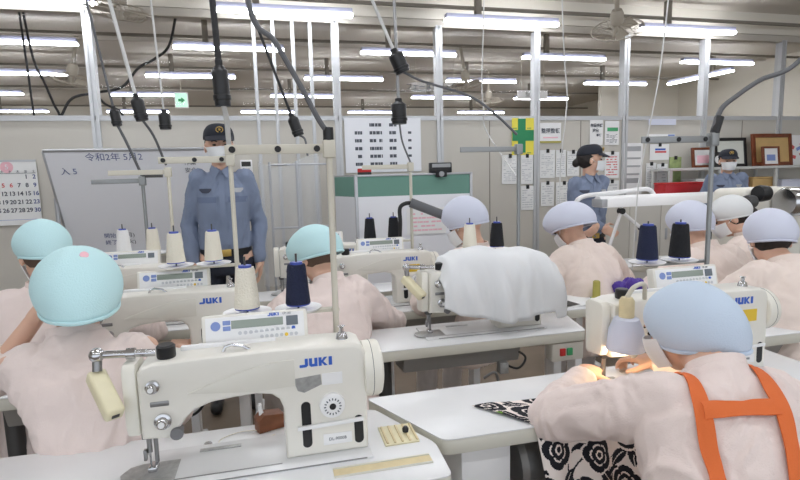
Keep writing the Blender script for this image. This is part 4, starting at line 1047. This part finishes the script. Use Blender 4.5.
t = notice('white card with blue and red lines below the face notice', 4.344, 1.605, .256, .182, 'white', None)
MB().box(-.06, .08, -.001, 0, .02, .04).build('blue_line', 'blue', t); MB().box(-.06, .09, -.001, 0, -.01, .012).build('red_line', 'inkred', t)
notice('plain sheet at the left below the blue and red card', 4.24, 1.344, .134, .275, n=10, seed=12)
notice('sheet at the right below the blue and red card', 4.39, 1.335, .145, .265, n=6, seed=13)
notice('green leafy picture sheet above the red box', 4.565, 1.394, .165, .301, 'leafgreen', None)
t = thing('thermometer', 'small white wall gauge with a dark display beside the tall officer', 'gauge', (-.235, 5.17, 1.538))
MB().box(-.055, .055, 0, .03, -.062, .062, .008).build('case', 'white', t); MB().box(-.042, .042, -.002, 0, .0, .045).build('display', 'dark', t); MB().box(-.03, .03, -.002, 0, -.04, -.02).build('label_strip', 'boardframe', t)

# green-topped board with its wing
t = thing('partition_board', 'freestanding board with green felt top band and white lower panel', 'board', (1.15, 4.2, 0))
MB().box(-.485, .485, 0, .03, 1.25, 1.415).build('green_band', 'boardgreen', t); MB().box(-.485, .485, 0, .03, .35, 1.25).build('white_panel', 'board', t)
MB().box(-.5, .5, -.008, .038, 1.413, 1.43, .003).build('top_rail', 'boardframe', t)
for q in (-.495, .495): MB().box(q - .012, q + .012, -.008, .038, .04, 1.43, .003).build('side_post', 'boardframe', t); MB().box(q - .02, q + .02, -.2, .2, 0, .04, .006).build('foot', 'boardframe', t)
wg = MB(); w0, w1_ = V((-.5, .02, 0)), V((-.62, .42, 0)); dn = V((.958, .287, 0)) * .02
def wing(z0, z1, n_, m_):
    mb = MB(); P4 = [w0, w1_, w1_ + dn, w0 + dn]
    mb.prism([(p.x, p.y) for p in P4], z0, z1, 'z'); return mb.build(n_, m_, t)
wing(1.25, 1.415, 'wing_band', 'boardgreen'); wing(.35, 1.25, 'wing_panel', 'board'); wing(1.413, 1.428, 'wing_rail', 'boardframe'); wg.bm.free()
t = thing('board_eraser', 'red eraser block on the green board\'s left end', 'eraser', (.73, 4.22, 1.43)); MB().box(-.055, .055, -.02, .02, 0, .02, .003).build('felt_base', 'dark', t); MB().box(-.055, .055, -.02, .02, .02, .05, .005).build('grip', 'red', t)
t = thing('clamp_box', 'black clamp device on the top edge of the green board', 'clamp', (1.375, 4.2, 1.43))
MB().box(-.095, .095, -.02, .04, .0, .085, .008).build('housing', 'black', t); MB().box(-.08, .08, -.023, -.02, .045, .075).build('label_strip', 'standgray', t)
MB().box(-.05, .04, -.05, -.008, -.035, .01, .006).build('jaw', 'rubber', t); MB().cyl((-.01, -.06, -.01), (-.01, -.05, -.01), .022).build('screw', 'steel', t)
notice('sheet of faint pink and green writing on the white panel', 1.24, 1.03, .34, .22, 'paper', 'lines', 5, False, seed=20, ink='pinkink', y=4.192, group=None)

# clothes rack wrapped in clear plastic
t = thing('garment_rack', 'metal rack with clear plastic sheet behind the tall cream pole', 'rack', (.22, 4.5, 0))
for q in (-.24, -.02, .24): MB().cyl((q, 0, 0), (q, 0, 1.56 - .03 * abs(q)), .011).build('upright', 'boardframe', t)
for z in (1.53, 1.0, .45): MB().cyl((-.25, 0, z), (.25, 0, z), .009).build('crossbar', 'boardframe', t)
def sheet(u_, v_):
    x = -.33 + u_ * .5; return V((x, -.05 + .02 * math.sin(u_ * 22) + .012 * math.sin(u_ * 9 + v_ * 7), 1.56 - v_ * 1.05 - .05 * math.sin(u_ * 5) * (1 - v_))), V((0, -1, 0))
shell(sheet, 40, 16, .002).build('plastic_sheet', 'clearplastic', t)

# cabinet, red box, shelf with frames
t = thing('locker_cabinet', 'beige low locker cabinet under the grey band notice', 'cabinet', (3.6, 4.62, 0))
MB().box(-.45, 1.05, 0, .2, 0, 1.13, .006).build('carcass', 'cover', t)
for i in range(4):
    x = -.44 + i * .372
    d_ = MB().box(x, x + .365, -.018, 0, .04, 1.10, .004).build('door', 'wall', t); MB().box(x + .05, x + .075, -.03, -.016, .68, .80, .004).build('handle', 'boardframe', d_)
t = thing('storage_box', 'long red box on the beige cabinet behind the work lamp', 'box', (4.22, 4.635, 1.13)); MB().box(-.25, .25, 0, .17, 0, .12, .006).build('body', 'redbox', t); MB().box(-.255, .255, -.004, .174, .12, .135, .004).build('rim', 'red', t)
t = thing('display_shelf', 'grey metal shelf holding framed certificates along the wall', 'shelf', (5.15, 4.88, 0))
MB().box(-.95, 1.5, -.04, .28, 1.385, 1.415, .004).build('top_board', 'shelf', t); MB().box(-.93, 1.48, -.02, .26, .95, .97, .003).build('lower_board', 'shelf', t)
for q in (-.93, -.28, .5, 1.46):
    for w_ in (-.02, .24): MB().box(q - .018, q + .018, w_ - .015, w_ + .015, 0, 1.385, .003).build('leg', 'shelf', t)
def storage(label, x, w, h, m_, z=.97, d=.2, cat='box'):
    t = thing('storage_box', label, cat, (x, 4.9, z), 0, 'boxes on the lower shelf'); MB().box(-w / 2, w / 2, 0, d, 0, h, .006).build('body', m_, t); MB().box(-w / 2 - .004, w / 2 + .004, -.004, d + .004, h, h + .02, .004).build('lid', m_, t); return t
storage('grey box on the shelf right of the green picture', 4.40, .26, .27, 'chairgray'); storage('pale box on the lower shelf behind the grey pole', 4.70, .22, .3, 'paper'); storage('tan box on the lower shelf right of the farthest officer', 5.53, .3, .3, 'woodlight'); storage('brown box on the lower shelf beside the farthest officer', 5.2, .26, .27, 'brownblock'); storage('pale blue box on the lower shelf at the right edge', 6.0, .4, .26, 'lavender')
FR = 'framed certificates on the shelf'
def frame(label, x, y, z, w, h, fm, im, fw=.03, lean=.12, mat_w=0, extra=None):
    t = thing('picture_frame', label, 'picture frame', (x, y, z), 0, FR)
    rt = Matrix.Rotation(-lean, 4, 'X')
    for nm, q in (('frame_side', (-w / 2, -w / 2 + fw, 0, h)), ('frame_side', (w / 2 - fw, w / 2, 0, h)), ('frame_bottom', (-w / 2 + fw, w / 2 - fw, 0, fw)), ('frame_top', (-w / 2 + fw, w / 2 - fw, h - fw, h))):
        MB().box(q[0], q[1], 0, .03, q[2], q[3], .004, mtx=rt).build(nm, fm, t)
    MB().box(-w / 2 + fw, w / 2 - fw, .012, .02, fw, h - fw, mtx=rt).build('picture', im, t)
    if extra: extra(t, rt)
    return t
def ex1(t, rt):
    MB().box(-.09, .09, .009, .012, .05, .14, mtx=rt).build('photo', 'pinkink', t)
def disc(t, rt):
    mb = MB(); mb.lathe([(0, .006), (.045, .006), (.045, .012), (0, .012)], (0, 0, .085), 'y'); bmesh.ops.transform(mb.bm, matrix=rt, verts=mb.bm.verts); mb.build('white_disc', 'white', t)
def certmark(t, rt):
    MB().box(-.06, .06, .009, .012, .06, .13, mtx=rt).build('crest', 'paleblue', t)
frame('brown frame with a pale picture at the left end of the shelf', 4.82, 5.02, 1.415, .31, .23, 'wood', 'paper', .028, extra=ex1)
frame('small black frame with a white disc before the brown one', 4.9, 4.9, 1.415, .20, .17, 'black', 'dark', .02, extra=disc)
frame('black framed mirror-like certificate behind the farthest officer', 5.23, 5.05, 1.415, .45, .34, 'black', 'mirror', .035)
frame('large wooden frame with a tan certificate', 5.78, 5.0, 1.415, .58, .38, 'wood', 'woodlight', .045)
frame('small wooden frame with a violet picture before the large tan one', 5.62, 4.88, 1.415, .24, .225, 'wood', 'white', .022, extra=certmark)
t = thing('poster', 'white poster with red and pink shapes at the right frame edge', 'poster', (6.2, 5.08, 1.415)); MB().box(-.16, .16, 0, .01, 0, .36, .002).build('sheet', 'white', t)
for i, (px, pz, a) in enumerate(((-.07, .22, .5), (.03, .2, -.4), (-.04, .1, .2), (.08, .12, .9), (.07, .26, -.8))): MB().box(-.035, .035, -.001, 0, -.02, .02, mtx=Matrix.Translation((px, 0, pz)) @ Matrix.Rotation(a, 4, 'Y')).build('mark', ('inkred', 'paleblue', 'inkred', 'inkred', 'pinkink')[i], t)

# ------------------------------------------------------------------ work lamp with white arms
t = thing('work_lamp', 'white work lamp with long shade and jointed arms', 'lamp', (2.293, 3.25, TZ))
MB().lathe([(0, 0), (.04, 0), (.04, .02), (.018, .03), (.018, .05), (0, .05)]).build('base', 'white', t)
MB().tube([(0, 0, .03), (.125, 0, .382)], .012).build('lower_arm', 'white', t); MB().cyl((.125, -.02, .382), (.125, .02, .382), .022).build('joint', 'black', t)
MB().tube([(.125, 0, .382), (.285, 0, .26)], .012).build('upper_arm', 'white', t); MB().cyl((.30, -.02, .25), (.30, .02, .25), .018).build('joint', 'black', t)
MB().tube([(.30, 0, .25), (.41, 0, .134), (.43, .01, 0)], .012).build('side_arm', 'white', t)
mb = MB(); mb.prism([(-.06, .415), (.06, .415), (.05, .47), (.02, .495), (-.02, .495), (-.05, .47)], -.07, .90, 'x', .006); mb.build('lamp_shade', 'white', t)
MB().box(-.075, -.03, -.062, .062, .42, .475, .004).build('shade_end', 'boardframe', t); MB().cyl((.125, 0, .382), (.125, 0, .43), .012).build('shade_stem', 'white', t)
MB().tube(catmull([(-.21, .05, .43), (-.19, .05, .475), (-.11, .05, .50), (.1, .05, .512), (.36, .05, .53), (.42, .045, .50), (.42, .03, .47)]), .017, 10).build('top_rod', 'white', t)

# ------------------------------------------------------------------ right rear machine with bright drum
t = thing('overlock_machine', 'pale overlock machine with bright metal drum at the right frame edge', 'sewing machine', (3.03, 2.8, TZ))
MB().box(-.02, .5, 0, .27, 0, .53, .04, 4).build('body', 'cover', t); MB().lathe([(0, -.0), (.085, 0), (.095, .02), (.095, .2), (.08, .22), (0, .22)], (.19, -.1, .44), 'x', 28).build('metal_drum', 'chrome', t)
MB().lathe([(0, 0), (.05, 0), (.055, .02), (.05, .07), (0, .07)], (.02, -.06, .50), 'x').build('motor_pulley', 'black', t); MB().lathe([(0, 0), (.04, 0), (.045, .02), (.04, .06), (0, .06)], (-.07, -.06, .45), 'x').build('belt_pulley', 'iron', t)
MB().box(-.22, .52, -.12, .32, -.012, .0, .004).build('base_plate', 'standgray', t)

# ------------------------------------------------------------------ cloth over the middle machine
def cl(u_, v_):
    x = .65 + u_ * .555
    pts = ((0, .99), (.06, 1.062), (.2, 1.09), (.38, 1.098), (.55, 1.082), (.72, 1.085), (.86, 1.06), (.95, 1.02), (1, .97))
    for (a, za), (b, zb) in zip(pts, pts[1:]):
        if a <= u_ <= b: k = (u_ - a) / (b - a); ridge = za + (zb - za) * (k * k * (3 - 2 * k)); break
    fb = (.83 - .02 * u_) + .018 * math.sin(u_ * 7 + 1) - (.03 if u_ > .9 else 0) + .03 * max(0, 1 - u_ * 9); bb = .9
    p = V((u_ * 3.2, v_ * 1.6, 2)); n1 = noise.noise(p * 1.7); n2 = abs(noise.noise(V((u_ * 5 + v_ * 1.5, v_ * 1.2, 7))))
    f_ = .022 * n1 + .045 * (.25 - n2) + .008 * math.sin(u_ * 26 + 5 * n1 + v_ * 3)
    if v_ < .45:
        k = v_ / .45; z = fb + (ridge - fb) * (1 - (1 - k) ** 1.25); y = 1.972 + .055 * k ** 5 + f_ * (1 - k ** 3) - .02 * (1 - k)
    elif v_ < .6:
        k = (v_ - .45) / .15; z = ridge + .006 * math.sin(k * PI); y = 2.027 + .12 * k
    else:
        k = (v_ - .6) / .4; z = ridge - (ridge - bb) * k; y = 2.147 + .02 * k + f_ * k
    return V((x + .02 * n1 * (1 - ridge * .3), y, z + .01 * n1)), V((0, -1 if v_ < .5 else 1, .3)).normalized()
tag(shell(cl, 80, 50, .0025).build('draped_cloth', 'clothwhite', angle=180), 'white cloth draped over the middle sewing machine', 'cloth')

# ------------------------------------------------------------------ printed fabric at the front right
FL = [(.10, .10, .062), (.235, .145, .05), (.02, .02, .045), (.19, .02, .05), (.31, .04, .055), (.06, .24, .055), (.20, .27, .05), (.33, .22, .055), (.40, .12, .05), (.42, .30, .05), (.0, .36, .05), (.14, .38, .05), (.29, .37, .05)]
LV = []
rr = random.Random(11)
for i in range(70): LV.append((rr.uniform(-.02, .46), rr.uniform(-.02, .46), rr.uniform(0, PI), rr.uniform(.028, .04), rr.random()))
def pattern(x, y):
    """0 pale ground, 1 black, 2 green"""
    for cx, cy, r in FL:
        dx, dy = x - cx, y - cy; d = math.hypot(dx, dy)
        if d < r * 1.25:
            a = math.atan2(dy, dx) + cx * 9; R_ = r * (.82 + .18 * abs(math.cos(a * 2.5)) ** .6)
            if d < R_:
                q = d / R_
                if q < .16: return 1
                if q < .27: return 0
                if .52 < q < .62: return 0 if abs(math.cos(a * 2.5)) > .25 else 1
                return 1
            if d < R_ * 1.12: return 0
    for cx, cy, a, l, g in LV:
        dx, dy = x - cx, y - cy
        if abs(dx) > .05 or abs(dy) > .05: continue
        u_, v_ = dx * math.cos(a) + dy * math.sin(a), -dx * math.sin(a) + dy * math.cos(a)
        w = l * .42 * (1 - (u_ / l) ** 2) if abs(u_) < l else 0
        if abs(v_) < w:
            if abs(v_) < .0012 and u_ > -l * .6: return 0
            return 2 if g > .93 else 1
    k = math.sin(x * 31 + 2 * math.sin(y * 23)) + math.sin(y * 29 - 1.7 * math.sin(x * 19))
    return 1 if abs(k) < .07 else 0
def fabric(label, fn, w, h, nu, nv, sx=1, sy=1):
    mb = MB(); g = [[mb.bm.verts.new(fn(i / nu, j / nv)) for j in range(nv + 1)] for i in range(nu + 1)]
    for i in range(nu):
        for j in range(nv):
            f_ = mb.bm.faces.new((g[i][j], g[i + 1][j], g[i + 1][j + 1], g[i][j + 1])); f_.material_index = pattern((i + .5) / nu * w, (j + .5) / nv * h)
    o = mb.build('printed_fabric', ['print_pale', 'print_black', 'print_green'], angle=180); q = o.modifiers.new('s', 'SOLIDIFY'); q.thickness = .0015; q.offset = 1
    return tag(o, label, 'fabric')
def drape(u_, v_):
    """one sheet: flat on the table from its far edge, over the front edge, down to the lap"""
    L = .46 * v_                                          # length along the sheet
    flat = .165; x = .66 + .37 * u_ - (.02 * (1 - v_))
    if L < flat: 
        y = 1.362 - L * .93 - .02 * u_; xx = x - (.11 * (1 - u_) * (1 - L / flat) if u_ < 1 else 0); return V((xx, y, TZ + .004 + .004 * max(0, math.sin(u_ * 15 + v_ * 9))))
    k = min(1, (L - flat) / .05); d = L - flat
    y = 1.2095 - .012 * math.sin(k * PI / 2) - .20 * max(0, d - .03) - .012 * math.sin(u_ * 18) * k; z = TZ + .004 - max(0, d - .006) * .95
    return V((x + .02 * d / .3, y, z))
fabric('black and white floral fabric spread under the worker\'s arm', drape, .45, .46, 190, 190)

# ------------------------------------------------------------------ small things on the tables
t = thing('wooden_block', 'brown wooden block with white peg on the nearest table', 'block', (-.045, 1.405, TZ), .35)
MB().prism([(-.035, 0), (.035, 0), (.035, .04), (-.02, .05), (-.035, .035)], -.022, .022, 'y', .004).build('block', 'brownblock', t); MB().cyl((-.02, 0, .04), (-.024, 0, .075), .007, .005).build('peg', 'white', t)
cable('loose thread looped on the nearest table beside the block', [(-.06, 1.39, TZ + .002), (-.12, 1.40, TZ + .002), (-.17, 1.37, TZ + .002), (-.16, 1.33, TZ + .002), (-.08, 1.33, TZ + .002), (-.03, 1.36, TZ + .002)], .0011, 'thread', 'loose_thread', 'thread')
for i, (x, y, lb) in enumerate(((-.05, 1.36, 'chrome oil hole cover near the wooden block'), (-.15, 1.39, 'chrome oil hole cover left of the wooden block'))):
    t = tag(MB().lathe([(0, 0), (.011, 0), (.009, .003), (0, .004)], n=16).build('oil_cover', 'chrome'), lb, 'cover', 'oil hole covers on the nearest table'); t.location = (x - .05, y - .03, TZ)
t = thing('parts_tray', 'yellowed slotted tray set in the nearest table by the handwheel', 'tray', (.285, 1.265, TZ)); MB().box(-.045, .045, -.05, .05, 0, .004, .001).build('tray_base', 'yellowed', t)
for i in range(5): MB().box(-.04 + i * .0195, -.034 + i * .0195, -.045, .045, .004, .0075, .001).build('slat', 'tan', t)
MB().lathe([(0, 0), (.008, 0), (.009, .008), (.005, .014), (0, .014)], (.02, .0, .0075), n=12).build('screw', 'black', t)
t = thing('thread_tube', 'yellow green thread tube standing beside the printed papers', 'thread', (1.62, 2.36, TZ)); MB().lathe([(0, 0), (.03, 0), (.028, .01), (.02, .02), (.018, .1), (.012, .105), (0, .105)], n=18).build('winding', 'yellowgreen', t); MB().lathe([(0, 0), (.032, 0), (.032, .012), (0, .012)], n=18).build('foot_ring', 'crossgreen', t)
t = thing('printed_papers', 'open printed papers lying on the table by the thread tube', 'papers', (1.47, 2.35, TZ), .2)
for i in range(3):
    q = MB().box(-.1, .1, -.07, .07, i * .002, i * .002 + .0015).build('sheet', 'paper', t); q.rotation_euler = (0, 0, i * .25); q.location = (i * .02, i * .01, 0)
lines(MB(), -.09, .09, -.06, .06, 8, 0, .7, 4).bm.free()
MB().box(-.09, .0, -.06, .03, .0056, .006).build('dark_photo', 'dark', t)
def bundle(label, x, y, z, m_, r, seed):
    mb = MB(); rr = random.Random(seed)
    for i in range(7): mb.ball((rr.uniform(-r, r) * .7, rr.uniform(-r, r) * .6, r * .5 + rr.uniform(0, r * .5)), (r * rr.uniform(.4, .6), r * rr.uniform(.4, .6), r * rr.uniform(.4, .55)), 12)
    o = remesh(mb, 'cloth_bundle', m_, None, .006, 3, wrinkle(.006, 40, seed=seed)); o.location = (x, y, z); return tag(o, label, 'cloth')
bundle('purple cloth bundle on the table left of the pale blue cap', 1.83, 2.36, TZ, 'purple', .075, 3)
for i, (x, y, a, m_, lb) in enumerate(((2.05, 1.76, .3, 'yellowgreen', 'yellow marker pen on the right table'), (2.13, 1.80, .9, 'tan', 'tan ruler stick on the right table'), (2.2, 1.72, .1, 'tan', 'tan strip lying at the front of the right table'))):
    o = tag(MB().box(-.06, .06, -.008, .008, 0, .008, .002).build('work_tool', m_), lb, 'tool'); at(o, (x, y, TZ), a)
# warm sewing lamp on the right machine
t = thing('sewing_lamp', 'grey sewing lamp glowing warm over the needle at right', 'lamp', (1.03, 1.375, TZ))
MB().lathe([(.02, .24), (.036, .235), (.05, .20), (.056, .14), (.053, .14), (.046, .2), (.03, .23), (.02, .236)], (-.02, -.055, 0), n=26).build('lamp_shade', 'lavender', t)
MB().ball((-.02, -.055, .165), (.02, .02, .03), 14).build('bulb', 'bulb', t)
MB().lathe([(0, .24), (.022, .24), (.022, .29), (.016, .3), (0, .3)], (-.02, -.055, 0), n=18).build('lamp_neck', 'tan', t)
MB().tube(catmull([(-.02, -.055, .3), (-.0, -.06, .33), (.05, -.04, .33), (.07, -.02, .28)]), .007).build('goose_neck', 'stand', t)
MB().box(.01, .045, -.1, -.095, .2, .225).build('sticker', 'sticker', t) if False else None
ld = bpy.data.lights.new('bulb_light', 'POINT'); ld.energy = WORK_LAMP; ld.color = (1, .72, .42); ld.shadow_soft_size = .02
lo = bpy.data.objects.new('bulb_light', ld); COL.objects.link(lo); lo.parent = t; lo.location = (-.02, -.055, .125)
# stools under the people who sit where the photo shows a seat
stool('grey stool under the left foreground worker', PW['w1']['t'].location.x, PW['w1']['t'].location.y, .41)
stool('grey stool under the worker with orange straps', PW['w9']['t'].location.x, PW['w9']['t'].location.y, .35)

t = thing('tube_lamp', 'dark grey tube lamp tilted on a black arm before the green board', 'lamp', (.662, 2.76, TZ))
MB().lathe([(0, 0), (.03, 0), (.03, .012), (.01, .02), (0, .02)]).build('base', 'iron', t)
MB().tube(catmull([(0, 0, .01), (0, 0, .3), (0, -.02, .42), (0, -.02, .50), (.03, -.02, .525), (.07, -.02, .527)]), .011).build('lamp_arm', 'black', t)
MB().tube([(.06, -.02, .53), (.31, -.06, .425)], .026, 16).build('tube_shade', 'conduit', t)
